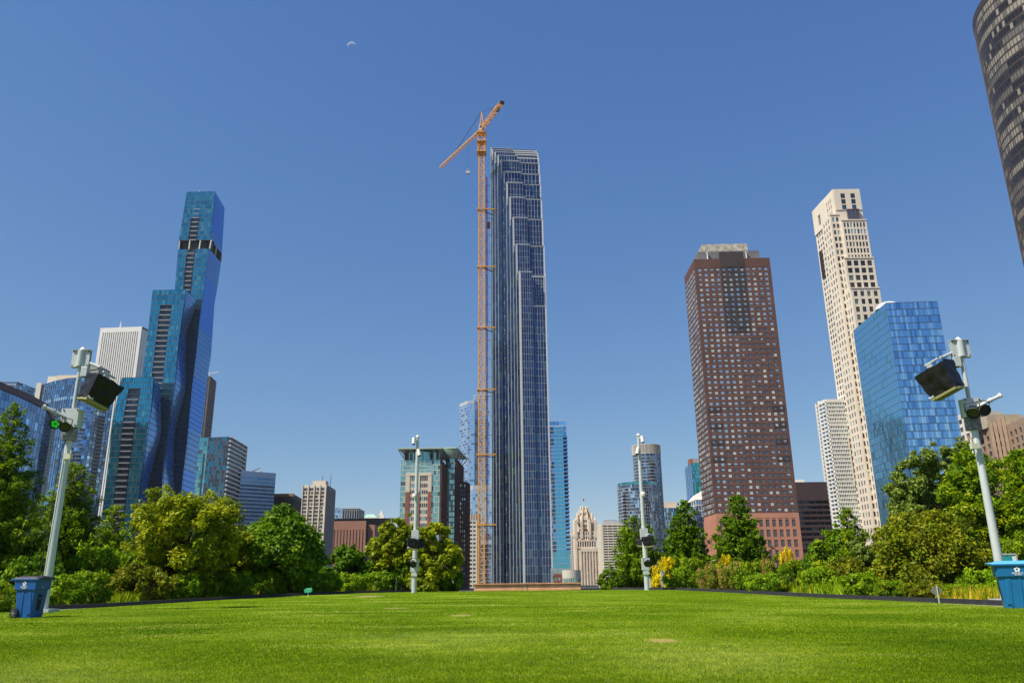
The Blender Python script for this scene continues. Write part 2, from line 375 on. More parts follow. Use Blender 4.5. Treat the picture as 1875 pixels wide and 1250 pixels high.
maroon = paint('maroon_panel', (.13, .075, .08), .6, var=.1); fin = paint('pale_metal_fin', (.56, .56, .53), .4, .15, var=.03); steelb = paint('bluish_mullion', (.10, .14, .18), .5, .3, var=.05)
blind = paint('cream_blind', (.70, .68, .58), .6, var=.05); blindw = paint('white_blind', (.54, .55, .52), .5, var=.05); inner = paint('dim_interior', (.045, .04, .035), .6, var=.3, scale=1.5); tealp = paint('teal_panel', (.02, .24, .23), .35, .2, var=.1)
gN = glass('navy_glass', (.050, .10, .20)); gN2 = glass('deep_blue_glass', (.030, .062, .14)); gN3 = glass('grey_green_glass', (.085, .17, .19))
gT = glass('teal_glass', (.035, .31, .45), bump=.06); gT2 = glass('darker_teal_glass', (.022, .22, .33), bump=.06); gT3 = glass('pale_teal_glass', (.12, .42, .46), bump=.06); gVrefl = glass('sky_reflection_blue_glass', (.02, .27, .82), .5, .16, bump=.05)
gV2 = glass('slate_blue_glass', (.12, .28, .50), bump=.05); gVsrefl = glass('slate_reflection_glass', (.12, .33, .66), .55, .16, bump=.05); gTrefl = glass('dark_reflection_teal_glass', (.004, .055, .085), .25, .2, bump=.04); gS = glass('smoky_blue_glass', (.20, .33, .50), .85); gS2 = glass('dim_blue_glass', (.12, .21, .35), .85)
gL = glass('light_blue_glass', (.42, .72, .98), 1.0, bump=.05); gL2 = glass('sky_blue_glass', (.66, .92, 1.0), 1.0, bump=.05); gM = glass('mid_blue_glass', (.19, .42, .72), 1.0, bump=.05); gG = glass('green_glass', (.28, .50, .44)); gG2 = glass('pale_green_glass', (.48, .66, .58))
gK = glass('black_glass', (.05, .065, .08), .5); gK2 = glass('smoke_glass', (.10, .12, .15), .5); gC = glass('cyan_glass', (.10, .46, .66)); gP = glass('pale_sky_glass', (.50, .66, .80))

def simple(name, label, pts, near, back=None, z0=ZB, core=None, roof=None, group=None):
    b = Bld(name, label, group=group); b.corners(pts, near, back); b.solid(b.foot, z0, b.H, core or dark, roof or grey); return b
# ---- 1 curved blue building at the left edge
b = Bld('curved_glass_building', 'low curved blue glass building with a maroon roof band at the left photo edge')
pts = [(-110, 664, None), (-45, 684, None), (0, 702, None), (32, 715, None), (60, 728, None), (86, 742, 350)]
b.corners(pts, 5); fr = b.front; e = V2(at(96, 768, 374)); b.foot = fr + [e, e * 1.05, fr[0] * 1.25]
b.solid(b.foot, ZB, b.H, dark, grey)
for i, (A, B_) in enumerate(zip(fr[:-1], fr[1:])):
    b.facade(A, B_, ZB, b.H - 2, 5, 22, .02, .03, .12, dark, [(gS, 5), (gL, .8), (gS2, 3)], tilt=.04)
    b.W.fbox(V2(A), (B_ - A).normalized(), Vector(((B_ - A).normalized().y, -(B_ - A).normalized().x)), 0, (B_ - A).length, 0, .6, b.H - 2.2, b.H + .5, maroon)
b.facade(fr[-1], e, ZB, b.H - 3.2, 4, 22, .02, .05, .12, steelb, [(gN, 4), (gN2, 3)]); b.W.fbox(fr[-1], (e - fr[-1]).normalized(), Vector(((e - fr[-1]).normalized().y, -(e - fr[-1]).normalized().x)), -.6, (e - fr[-1]).length, 0, .6, b.H - 2.2, b.H + .5, maroon)
p0 = V2(at(12, 705, 385)); b.W.box(p0.x, p0.x + 13, p0.y, p0.y + 12, b.H - 1, b.H + 9.0, cream)
b.finish()
# ---- 2 grey louvred building behind
b = simple('louvred_office_building', 'grey blue louvred office block behind the curved building', [(-70, 697, None), (31, 698, 560), (72, 714, None)], 1)
for A, B_, n in ((b.front[0], b.front[1], 20), (b.front[1], b.front[2], 8)): b.facade(A, B_, ZB, b.H, n, 60, .06, .35, .3, lgrey, [(gS, 2), (gK2, 2), (gL, .3)])
b.finish()
# ---- 3 rounded blue tower behind left post
b = Bld('rounded_glass_tower', 'tall rounded blue glass tower with cream mechanical roof behind the left light post')
b.corners([(78, 704, None), (100, 697, None), (125, 692, 470), (150, 690, None), (180, 692, None), (212, 700, None)], 2); fr = b.front; b.foot = fr + [fr[-1] * 1.06, fr[0] * 1.07]
b.solid(b.foot, ZB, b.H, dark, grey)
for i, (A, B_) in enumerate(zip(fr[:-1], fr[1:])):
    b.facade(A, B_, ZB, b.H, 6, 56, .04, .10, .25, steelb if i != 3 else lgrey, [(gS, 6), (gS2, 5), (gM, 2), (gL, .6), (gK2, 1)], tilt=.05, kindfn=lambda i_, j, m, i=i: (gK if (i in (1, 4) and j < 46 and i_ in (2, 3)) else (gP if j == 50 and RNG.random() < .7 else m)))
    if i in (0, 3, 4):
        ba = MB(); u = (B_ - A).normalized(); n = Vector((u.y, -u.x)); L = (B_ - A).length
        for j in range(2, 46): z = ZB + (b.H - ZB) * j / 56; ba.fbox(A, u, n, L * .30, L * .66, 0, 1.3, z, z + .35, lgrey)
        b.extra.append(('balcony', ba))
c0 = fr[0]; b.W.box(c0.x - 3.2, c0.x - .1, c0.y - 1, c0.y + 20, ZB, b.H + 1.0, creamw); b.W.box(c0.x - 1, c0.x + 5, c0.y + 6, c0.y + 14, b.H, b.H + 7, creamw)
b.W.box(fr[1].x, fr[2].x + 4, fr[2].y + 8, fr[2].y + 24, b.H, b.H + 4, cream); b.W.box(fr[2].x + 5, fr[3].x + 4, fr[2].y + 8, fr[2].y + 22, b.H, b.H + 10, grey)
b.finish()
# ---- 4 white ribbed tower
b = Bld('white_ribbed_skyscraper', 'white stone skyscraper with close vertical ribs and a rooftop antenna')
b.corners([(185, 601, None), (261, 598, 900), (271, 603, None)], 1); b.solid(b.foot, ZB, b.H, dark, white)
A, K, R_ = b.front; H = b.H
b.facade(A, K, ZB, H, 17, 96, .52, .13, 1.1, white, [(gK2, 3), (gM, 1)], ml=3.2, mr=3.2, mt=6, spd=.25)
b.facade(K, R_, ZB, H - 3, 6, 90, .6, .2, 1.2, white, [(gK2, 1)], ml=4, mr=6, mt=4, spd=.2)
b.W.box(A.x + 8, A.x + 36, K.y + 12, K.y + 24, H, H + 3, white)
an = MB(); q = at(221, 596, 915); an.tube([(q.x, q.y, H), (q.x, q.y, H + 6), (q.x, q.y, H + 12)], [1.4, .9, .3], white); an.tube([(q.x + 16, q.y, H), (q.x + 16, q.y, H + 4)], [1.5, 1.2], white)
b.extra.append(('antenna', an)); b.finish()
# ---- 5 stepped wavy tower of three stems
b = Bld('wavy_glass_skyscraper', 'tallest left skyscraper, three stepped wavy stems of teal and deep blue glass')
stems = [
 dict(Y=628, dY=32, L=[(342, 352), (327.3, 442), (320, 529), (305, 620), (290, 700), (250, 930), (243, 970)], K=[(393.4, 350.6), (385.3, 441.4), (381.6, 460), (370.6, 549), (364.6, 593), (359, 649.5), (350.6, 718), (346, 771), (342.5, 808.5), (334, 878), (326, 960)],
      R=[(411.7, 374), (406, 473), (397.7, 529), (392.9, 555.6), (386.5, 649.5), (381.6, 680), (376, 728), (370, 781), (369, 797), (363, 841), (357, 890), (352, 960)], top=350.6, strip=(.33, .54), nr=80, vivrefl=((340, 420), (505, 600), (690, 780), (862, 990))),
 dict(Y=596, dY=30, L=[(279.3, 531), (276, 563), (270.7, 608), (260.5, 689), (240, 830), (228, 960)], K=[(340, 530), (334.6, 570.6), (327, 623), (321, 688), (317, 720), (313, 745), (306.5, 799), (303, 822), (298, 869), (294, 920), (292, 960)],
      R=[(363, 551), (351.5, 580), (342, 608), (340, 650), (340, 690), (339.6, 713), (332, 746), (320.4, 790), (319, 804), (318, 860), (319, 883), (321, 940), (322, 970)], top=530, strip=(.30, .64), nr=54, vivrefl=((600, 690), (762, 850))),
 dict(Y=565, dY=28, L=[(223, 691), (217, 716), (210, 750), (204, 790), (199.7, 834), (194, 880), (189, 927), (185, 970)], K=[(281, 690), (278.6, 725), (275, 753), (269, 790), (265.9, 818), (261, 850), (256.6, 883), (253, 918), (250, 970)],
      R=[(293.5, 702), (295, 730), (295.3, 762), (295, 792), (289, 818), (279.8, 852), (272.8, 880), (270, 904), (269, 927), (269, 970)], top=690, strip=(.30, .61), nr=36, vivrefl=((680, 738), (822, 932)))]
bal = []
vroots = []
for si, S in enumerate(stems):
    Hs = at(S['K'][0][0], S['top'], S['Y']).z; nr = S['nr']; dz = (Hs - ZB) / nr; lv = []
    for j in range(nr + 1):
        z = Hs - (nr - j) * dz; lv.append((edge_pt(S['L'], S['Y'] + .5, z), edge_pt(S['K'], S['Y'], z), edge_pt(S['R'], S['Y'] + S['dY'], z)))
    def zrow(py): return at(S['K'][0][0], py, S['Y']).z
    gap = (zrow(459), zrow(441.5)) if si == 0 else (-99, -98)
    for j in range(nr):
        a, c = lv[j], lv[j + 1]; zc = (a[0].z + c[0].z) / 2; isgap = gap[0] < zc < gap[1]
        t = j / nr
        D = Vector((6, 0, 0))
        # core (inset) column closes the back
        back0, back1 = a[0] + (a[2] - a[1]), c[0] + (c[2] - c[1])
        b.W.poly([a[2], back0, back1, c[2]], gT2); b.W.poly([back0, a[0], c[0], back1], gT2)
        if isgap:
            for (P, Q) in ((a, c),):
                for f, g in ((0, 1), (1, 2)):
                    ins = Vector((2, 4, 0)) if f == 0 else Vector((-4, 2, 0))
                    b.W.poly([P[f] + ins, P[g] + ins, Q[g] + ins, Q[f] + ins], dark)
                for f in (0, .33, .66, 1): b.W.bar(a[0].lerp(a[1], f) + Vector((.4, .6, 0)), c[0].lerp(c[1], f) + Vector((.4, .6, 0)), .9, creamw)
                for f in (.5, .97): b.W.bar(a[1].lerp(a[2], f), c[1].lerp(c[2], f), .8, creamw)
            continue
        nf = 14
        for i in range(nf):
            u0, u1 = i / nf, (i + 1) / nf
            instrip = S['strip'][0] - .02 < (u0 + u1) / 2 < S['strip'][1] + .02 and j < nr - (2 if si == 2 else 3 if si == 1 else 6) + 0
            zf = .10 if j % 1 == 0 else 0
            e = RNG.random(3) * .10; off = Vector((0, 1.7, 0)) if instrip else Vector((0, 0, 0))
            m = RNG.choice(3, p=[.62, .28, .10]); m = (gT, gT2, gT3)[m]
            if instrip: m = gK if RNG.random() < .75 else gK2
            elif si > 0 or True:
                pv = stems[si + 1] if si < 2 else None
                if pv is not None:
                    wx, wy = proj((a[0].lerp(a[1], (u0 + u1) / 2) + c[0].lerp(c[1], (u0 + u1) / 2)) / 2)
                    if wy > pv['R'][0][1] - 2 and wx > lerp_table(pv['K'], wy): m = gTrefl  # wedge panels: dark reflection painted in as a darker glass tint
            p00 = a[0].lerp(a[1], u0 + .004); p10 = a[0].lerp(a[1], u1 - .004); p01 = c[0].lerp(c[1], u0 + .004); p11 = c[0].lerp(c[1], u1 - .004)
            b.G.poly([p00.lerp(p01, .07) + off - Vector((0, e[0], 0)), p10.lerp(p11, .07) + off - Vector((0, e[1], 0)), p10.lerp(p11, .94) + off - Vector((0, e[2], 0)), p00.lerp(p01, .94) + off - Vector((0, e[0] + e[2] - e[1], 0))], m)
        b.W.poly([a[0] + Vector((0, 2.0, 0)), a[1] + Vector((0, 2.0, 0)), c[1] + Vector((0, 2.0, 0)), c[0] + Vector((0, 2.0, 0))], dark)
        b.W.bar(a[0] + Vector((0, .12, 0)), a[1] + Vector((0, .12, 0)), .3, steelb, .3)
        if j < nr - 3:
            m_ = MB(); q0 = a[0].lerp(a[1], S['strip'][0]); q1 = a[0].lerp(a[1], S['strip'][1])
            m_.bar(q0 + Vector((0, .5, 0)), q1 + Vector((0, .5, 0)), 1.3, lgrey, .35, up=(0, 0, 1)); m_.bar(q0 + Vector((0, -.1, .7)), q1 + Vector((0, -.1, .7)), .08, gK2, .8, up=(0, 0, 1)); bal.append((q0, m_))
        nf = 8; nx = Vector((S['dY'], 0, 0)).normalized()
        for i in range(nf):
            u0, u1 = i / nf + .004, (i + 1) / nf - .004; e = RNG.random(3) * .08
            p00 = a[1].lerp(a[2], u0); p10 = a[1].lerp(a[2], u1); p01 = c[1].lerp(c[2], u0); p11 = c[1].lerp(c[2], u1)
            pyr = proj((a[1] + c[1]) / 2)[1]; m = gVrefl if any(q0 <= pyr < q1 for q0, q1 in S['vivrefl']) else gVsrefl  # reflection change with facet tilt painted as vivid and slate glass bands
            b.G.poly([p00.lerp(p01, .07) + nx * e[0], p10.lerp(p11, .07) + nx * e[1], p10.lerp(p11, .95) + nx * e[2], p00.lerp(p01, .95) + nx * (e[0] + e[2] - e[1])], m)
        b.W.poly([a[1] - nx * .3, a[2] - nx * .3, c[2] - nx * .3, c[1] - nx * .3], steelb)
    tp = lv[-1]; b.R.poly([tp[0], tp[1], tp[2], tp[0] + (tp[2] - tp[1])], dark)
    if si == 0:
        q = tp[0].lerp(tp[1], .3) + Vector((0, 6, 0)); b.R.box(q.x - 3, q.x + 3, q.y, q.y + 4, q.z, q.z + 2, creamw); b.R.tube([(q.x, q.y + 2, q.z), (q.x, q.y + 2, q.z + 6)], [.5, .2], creamw)
b.foot = [(lv[0][0].x, lv[0][0].y), (lv[0][1].x, lv[0][1].y)]
b.wins = []
root = b.finish()
bal.sort(key=lambda t: (t[0] - CAM).length); rest = MB()
for i, (q, m_) in enumerate(bal):
    if i < 100: m_.build('balcony', root)
    else:
        k = len(rest.v); rest.v += m_.v; ii = [rest.mi(x) for x in m_.mats]; rest.f += [tuple(k + a for a in f) for f in m_.f]; rest.m += [ii[x] for x in m_.m]
if rest.f: tag(rest.build('balcony', root), None, None, kind='stuff')
# ---- 6 balconied tower under construction behind it
b = Bld('balconied_brown_tower', 'narrow brown tower of stacked balconies with small white crane, behind the wavy skyscraper')
b.corners([(350, 688, None), (381, 688, 900), (393, 699, None)], 1); b.solid(b.foot, ZB, b.H, dkpan, grey); A, K, R_ = b.front
bbr = paint('grey_brown_concrete', (.26, .21, .18), .8); b.facade(A, K, ZB, b.H, 6, 70, .1, .3, .5, bbr, [(gK2, 3), (inner, 2)]); b.facade(K, R_, ZB, b.H, 7, 70, .1, .34, 2.0, bbr, [(gK2, 3), (inner, 2)], spd=2.6)
cr = MB(); q = at(383, 690, 905); cr.bar((q.x, q.y, b.H), (q.x, q.y, b.H + 5), .8, white); cr.bar((q.x - 3, q.y, b.H + 4.5), (q.x + 11, q.y, b.H + 5.5), .8, white); b.extra.append(('crane', cr)); b.finish()
# ---- 7 dark teal block with banded side
b = simple('teal_banded_building', 'dark teal glass tower with pale banded right side, right of the wavy skyscraper', [(366, 801, None), (420, 799, 500), (450.5, 817, None)], 1); A, K, R_ = b.front
M_ = A.lerp(K, .30)
b.facade(A, M_, ZB, b.H, 5, 36, .05, .08, .15, steelb, [(gG, 3), (gT3, 4), (gK2, 1)], tilt=.05, kindfn=lambda i, j, m: gK if i == 3 and 4 < j < 32 else m); b.facade(M_, K, ZB, b.H, 10, 36, .06, .08, .15, steelb, [(gT2, 3), (gK, 3), (gK2, 3)], tilt=.05)
b.facade(K, R_, ZB, b.H, 6, 34, .0, .40, 1.2, creamw, [(gN, 3), (gT2, 2), (gK2, 2)], mr=.8); b.finish()
# ---- 8 blue white striped slab
b = simple('striped_glass_slab', 'blue glass office slab with white horizontal stripes beside the teal banded tower', [(441, 861, None), (504.5, 866, 545)], 1, (8, 40)); A, K = b.front[:2]
b.facade(A, K, ZB, b.H, 30, 30, .04, .42, .5, paint('pale_blue_panel', (.55, .72, .90), .3, .5, var=.04), [(gK2, 3), (gS2, 4), (gS, 1)], mt=3.5, kindfn=lambda i, j, m: gL if j > 27 else m); b.facade(K, b.foot[2], ZB, b.H, 8, 30, .3, .4, .3, dark, [(gK, 1)])
q = at(460, 862, 555); b.R.box(q.x - 9, q.x + 6, q.y, q.y + 10, b.H, b.H + 3, cream); b.R.bar((q.x + 1, q.y, b.H + 3), (q.x + 6, q.y, b.H + 5), .4, dark); b.finish()
# ---- 9 brown block
b = simple('brown_office_block', 'low dark brown office block left of the cream windowed tower', [(495, 905, None), (537, 904, 555), (555, 914, None)], 1); A, K, R_ = b.front
b.facade(A, K, ZB, b.H, 14, 20, .15, .4, .4, bronze, [(gK, 3), (gK2, 1)], mt=3, sheet=False); b.facade(K, R_, ZB, b.H, 12, 20, .5, .2, .3, dkpan, [(gK, 1)], mt=3)
b.W.box(A.x, K.x + .5, K.y - .7, K.y + 1, b.H - 1.6, b.H + .3, paint('ochre_band', (.26, .16, .07))); b.finish()
# ---- 10 cream tower with penthouse
b = simple('cream_windowed_tower', 'cream concrete tower with grid windows and small penthouse, above the dark maple', [(555, 888, None), (597.5, 887, 480), (613, 897, None)], 1, core=dark); A, K, R_ = b.front
b.facade(A, K, ZB, b.H, 16, 27, .06, .25, .3, creamw, [(gK, 3), (gK2, 3), (cream, 2), (inner, 2)], mt=1.5, ml=.5, mr=.8, sheet=False)
u = (K - A).normalized(); n = Vector((u.y, -u.x))
for i in range(5): x = (K - A).length * i / 4; b.W.fbox(A, u, n, max(0, x - .35), x + .35, .31, .7, ZB, b.H, cream)
b.facade(K, R_, ZB, b.H, 9, 27, .5, .3, .7, paint('shaded_side_concrete', (.36, .34, .32), .8), [(gK, 3), (gK2, 1)], mt=1.5)  # right face: shade away from the sun painted in as grey
q = V2(A.lerp(K, .32)); b.R.box(q.x, q.x + 8, q.y + 5, q.y + 12, b.H, b.H + 3.2, cream); b.R.bar((q.x + 5, q.y + 9, b.H), (q.x + 5, q.y + 9, b.H + 6.5), .25, dark); b.R.bar((q.x + 10, q.y + 9, b.H), (q.x + 10, q.y + 9, b.H + 7), .25, dark); b.finish()
# ---- 11 far cluster
b = simple('pale_glass_block', 'small pale blue glass block on the skyline right of the cream tower', [(606, 930, 1150), (622, 929, 1150), (629, 932, 1180)], 1)
for A, K in zip(b.front, b.front[1:]): b.facade(A, K, ZB, b.H, 6, 30, .05, .08, .2, lgrey, [(gP, 3), (gL, 2)], tilt=.1)
b.finish()
b = simple('colonnaded_grey_building', 'grey building with a tall colonnade of openings under a green cornice on the skyline', [(627.5, 932, 1050), (658, 931, 1050), (667, 936, 1085)], 1, core=dark); A, K, R_ = b.front
b.facade(A, K, b.H - 13, b.H, 7, 1, .35, .12, 1.0, grey, [(gK, 1)], mt=1.5); b.facade(A, K, ZB, b.H - 13.1, 14, 22, .4, .3, .6, grey, [(gK2, 1)]); b.facade(K, R_, ZB, b.H, 8, 24, .2, .3, .3, dark, [(gN3, 1), (gK2, 1)])
b.R.box(A.x - .8, K.x + .8, K.y - 1.5, K.y + 2, b.H, b.H + .9, greenm); b.finish()
b = Bld('green_gabled_building', 'building with a pale green gabled copper roof showing above the brown blocks'); b.corners([(666, 947, 1100), (693, 947, 1100)], 0, (0, 30)); b.solid(b.foot, ZB, b.H, creamw)
A, K = b.front; gr = paint('pale_copper_roof', (.34, .55, .42), .6)
def P3(p, z): return (p.x, p.y, z)
rz = b.H + 4.6; b.R.poly([P3(A, b.H + .01), P3(A + Vector((18, 0)), b.H + .01), P3(A + Vector((14, 4)), rz), P3(A + Vector((3, 4)), rz)], gr); b.R.poly([P3(A + Vector((18, 0)), b.H + .02), P3(K, b.H + .02), P3(A.lerp(K, .83), rz + .8)], creamw); b.R.poly([P3(A + Vector((3, 4)), rz), P3(A + Vector((14, 4)), rz), P3(A + Vector((14, 26)), rz), P3(A + Vector((3, 26)), rz)], gr); b.R.poly([P3(A, b.H + .01), P3(A + Vector((3, 4)), rz), P3(A + Vector((3, 26)), rz), P3(A + Vector((0, 30)), b.H + .01)], gr); b.finish()
b = Bld('white_spire_building', 'small white stepped stone crown of a distant tower on the skyline'); q = at(698, 948, 1250); ws = paint('white_terracotta', (.80, .76, .66), .7)
for (w, z0, z1) in ((10, ZB, q.z), (8, q.z, q.z + 4), (6.4, q.z + 4, q.z + 7), (4, q.z + 7, q.z + 9.5), (1.6, q.z + 9.5, q.z + 12.5)): b.W.box(q.x - w / 2, q.x + w / 2, q.y - w / 2, q.y + w / 2, z0, z1, ws)
for sx in (-1, 1): b.W.box(q.x + sx * 4.2 - .5, q.x + sx * 4.2 + .5, q.y - 4.6, q.y - 3.6, q.z, q.z + 6, ws)
b.foot = [(q.x, q.y)]; b.finish()
# ---- 12 dark brown slab and pink brown masonry building
b = simple('dark_brown_slab', 'long dark brown ribbed slab behind the pink brown masonry building', [(604, 949, 720), (716, 948, 720)], 1, (0, 40), core=dkpan); A, K = b.front[:2]
b.facade(A, K, ZB, b.H, 60, 1, .5, .02, .5, bronze, [(dkpan, 1)], mt=.8); b.facade(A, K, ZB, b.H - 9, 30, 14, .2, .5, .8, dkpan, [(gK2, 1), (gK, 1)]); b.finish()
b = Bld('pink_masonry_building', 'pink brown masonry building with tall slit windows in front of the dark brown slab'); b.corners([(600, 951, 560), (671, 953, 560)], 1, (0, 40)); A, K = b.front; b.solid(b.foot, ZB, b.H, dkpan, grey)
b.facade(A, K, ZB, b.H, 12, 1, .70, .0, .8, pinkst, [(gK, 1)], mt=6.0, mr=.8, kindfn=None)
b.G = MB(); L = (K - A).length; cw = (L - .8) / 12; u = (K - A).normalized(); n = Vector((u.y, -u.x))
for i in range(12):
    for j in range(15):
        z = ZB + 1 + j * 2.9; x = (i + .5) * cw
        if z + 2 < b.H - 6:
            def P(x_, z_): q = A + u * x_ + n * .06; return Vector((q.x, q.y, z_))
            b.wins.append(([P(x - .35, z), P(x + .35, z), P(x + .35, z + 1.9), P(x - .35, z + 1.9)], gK if RNG.random() < .6 else gK2, None, n))
            b.W.fbox(A, u, n, x - .5, x + .5, 0, .1 if True else 0, z + 1.95, z + 2.85, pinkst)
q = V2(at(674.5, 960, 562)); q2 = V2(at(686.5, 961, 562)); zz = at(680, 960, 562).z; b.W.box(q.x, q2.x, q.y, q.y + 30, ZB, zz, pinkst); b.finish()
# ---- 13 green glass and brick residential towers with flying roofs
b = Bld('green_glass_brick_tower', 'green glass and brick twin tower with pale green flying roofs, left of the crane')
b.corners([(735, 839, 452), (806, 841, 452), (820, 850, 492)], 1); A, K, R_ = b.front; H = b.H; b.solid(b.foot, ZB, H, dark, grey); L = (K - A).length; u = (K - A).normalized(); nr = 22
xa, xb = A.lerp(K, .13), A.lerp(K, .79)
zt = at(770, 866, 452).z
for P, Q, nc in ((A, xa, 2), (xb, K, 4)): b.facade(P, Q, ZB, H, nc, 24, .08, .24, .22, greenm, [(gG, 4), (gG2, 3), (gK2, 2)], tilt=.03)
b.facade(xa, xb, zt + .02, H, 12, 4, .06, .34, .25, greenm, [(gG, 4), (gG2, 3)], tilt=.03)
w = (xb - xa).length; n = Vector((u.y, -u.x))
zm = at(770, 900, 452).z
b.W.fbox(xa, u, n, 0, w, 0, .15, ZB, zt, cream)
for (x0, x1) in ((0, .16), (.43, .55), (.86, 1)): b.W.fbox(xa, u, n, w * x0, w * x1, .15, .75, ZB, zm, brick); b.W.fbox(xa, u, n, w * x0, w * x1, .15, .72, zm, zt, cream)
for (x0, x1, k) in ((.16, .43, 4), (.55, .86, 4)):
    b.facade(xa + u * w * x0 + n * .15, xa + u * w * x1 + n * .15, ZB, zt - 1.5, k, 17, .22, .42, .3, cream, [(gG, 2), (gK2, 3), (gK, 1)], sheet=False)
b.W.fbox(xa, u, n, 0, w, .15, .8, zt - 1.4, zt + .01, cream)
b.facade(K, R_, ZB, H, 8, 24, .5, .1, .9, dbrick, [(gK2, 2), (gN3, 1)], ml=1.2)
# second block set back to the right
A2, K2, R2 = V2(at(816, 841, 480)), V2(at(833, 839, 480)), V2(at(847, 850, 520)); H2 = at(833, 838, 480).z
b.solid([A2, K2, R2, R2 + (A2 - K2)], ZB, H2, dark, grey); b.facade(A2 + Vector((1.2, 0)), K2, ZB, H2, 4, 24, .08, .24, .22, greenm, [(gG, 4), (gG2, 3), (gK2, 1)]); b.W.box(A2.x, A2.x + 1.2, A2.y - .6, A2.y, ZB, H2 - 12, brick)
b.facade(K2, R2, ZB, H2, 8, 24, .5, .1, .9, dbrick, [(gK2, 2), (gN3, 1)], ml=1)
# penthouse drum, posts and flying canopies
zc = at(770, 821, 450).z
q = A.lerp(K, .5); b.W.tube([(q.x, q.y + 11, H), (q.x, q.y + 11, zc - 1.2)], 10.2, gG, n=24)
for f in (.12, .93): p = A.lerp(K, f); b.W.box(p.x - .9, p.x + .9, p.y + 1, p.y + 3, H, zc - 1.2, dbrick)
ca = MB()
def canopy(P, Q, S_, z, name='canopy'):
    uu = (Q - P).normalized(); nn = Vector((uu.y, -uu.x)); v = (S_ - Q)
    c = [P - uu * 1.6 + nn * 3.0, Q + uu * 1.2 + nn * 3.0, S_ + uu * 2.6 + v.normalized() * 3, P - uu * 1.6 + v + v.normalized() * 3]
    m_ = MB(); m_.hexa([(p.x, p.y, z - .35) for p in c] + [(p.x, p.y, z) for p in c], greenm)
    m_.bar((c[0].x, c[0].y, z + .1), (c[1].x, c[1].y, z + .1), .35, greenm, .8); m_.bar((c[1].x, c[1].y, z + .1), (c[2].x, c[2].y, z + .1), .35, greenm, .8)
    for f in (0, .28, .55, .82, 1):
        a = c[0].lerp(c[1], f); i = P.lerp(Q, min(max(f, .06), .97)); m_.bar((a.x, a.y + .3, z - .5), (i.x, i.y + .6, z - 5.2), .35, greenm); m_.bar((i.x, i.y + .7, z - 9), (i.x, i.y + .7, z - .4), .5, greenm)
    for f in (.25, .5, .75, 1):
        a = c[1].lerp(c[2], f); i = Q.lerp(S_, min(f, .95)); m_.bar((a.x, a.y, z - .5), (i.x, i.y, z - 5.2), .35, dark)
    b.extra.append((name, m_))
canopy(A, K, R_, zc); canopy(A2, K2, R2, at(833, 821, 480).z); b.finish()
# ---- 14 slim brick tower
b = simple('slim_brick_tower', 'slim dark red brick tower squeezed between the green glass tower and the crane mast', [(838, 881, None), (855, 882, 500), (860, 885, None)], 1, core=dbrick); A, K, R_ = b.front
b.facade(A, K, ZB, b.H, 4, 21, .35, .42, .4, dbrick, [(gG2, 1), (gK2, 2), (gL, 1)], mr=.8, mt=1, sheet=False, mb=5); b.facade(K, R_, ZB, b.H, 3, 21, .3, .42, .4, dbrick, [(gK2, 1), (inner, 1)], mt=1, mb=5); b.finish()
# ---- 15 pale stepped glass tower
b = Bld('pale_stepped_tower', 'pale blue stepped glass tower with silver bands behind the crane mast')
def tier(pts, near, z0, nr, nc=(4, 6), top=4.0):
    b.corners(pts, near); b.solid(b.foot, z0, b.H, lgrey, grey)
    for (A, K), c in zip(zip(b.front, b.front[1:]), nc): b.facade(A, K, z0, b.H, c, nr, .05, .16, .3, lgrey, [(gP, 7), (gL, 3), (gS, 2)], mt=top, tilt=.05)
tier([(842, 737, 1010), (857, 733, 990), (869, 733, 990), (874, 733, 1000)], 1, ZB, 58, (5, 4, 1)); tier([(867, 727, 1012), (871, 722, 1006), (896, 722, 1006)], 1, ZB, 58, (2, 8), 1.0); tier([(861, 890, 900), (866, 888, 890), (900, 888, 890)], 1, ZB, 26, (2, 8), 5.0); tier([(864, 989, 860), (900, 989, 860)], 0, ZB, 10, (8,), 4); b.finish()
# ---- 16 beige block
b = simple('beige_grid_block', 'beige block with rows of small green windows standing just left of the crane base', [(858.5, 941, 600), (874, 940, 600), (880, 940, 604)], 1, core=creamw); A, K, R_ = b.front
b.facade(A, K, ZB, b.H - 5, 2, 16, .30, .55, .4, creamw, [(gG, 1), (gK2, 1)], sheet=False, mr=.8, ml=.5); b.facade(A, K, b.H - 5, b.H, 5, 1, .5, .05, .3, creamw, [(brick, 1)]); b.finish()
# ---- 17 central stepped skyscraper
b = Bld('central_stepped_skyscraper', 'tallest central skyscraper, dark blue glass with white fins and stepped terraces beside the crane')
Kp = [(898.6, 271.5), (901, 275), (906, 279), (911.3, 285.3), (917, 294.5), (922, 315), (927.3, 334.5), (933, 361.5), (938.9, 398.5), (944.7, 447.5), (951, 497.5)]
Rp = [(981.7, 280.7), (984.3, 288), (985, 291), (986, 296), (986.8, 302), (988.5, 316), (989.8, 336), (991.3, 362), (993.2, 398), (996, 446), (998, 496), (1000.5, 560)]
nk = len(Kp); NL = Vector((5.75, 415)); FL = Vector((-11.6, 446)); fdir = Vector((1, .10)).normalized()
cor = []
for k, (px, py) in enumerate(Kp):
    pb = 885 + (px - 885) * (1065 + 4139) / (py + 4139); f = (pb - 899) / (957.2 - 899); f = max(0, f); Pp = FL.lerp(NL, f)
    z = at(px, py, Pp.y).z; e = edge_pt([(px, py), (pb, 1065)], Pp.y, z); Pp = Vector((e.x, Pp.y))
    rp = Rp[k]; rb = 885 + (rp[0] - 885) * (1065 + 4139) / (rp[1] + 4139)
    t = 15.0
    for _ in range(8):
        q = Pp + fdir * t; x = edge_pt([rp, (rb, 1065)], q.y, z).x; t += (x - q.x)
    cor.append((Pp, z, t))
cor = [(p, (z if i else z), t) for i, (p, z, t) in enumerate(cor)]
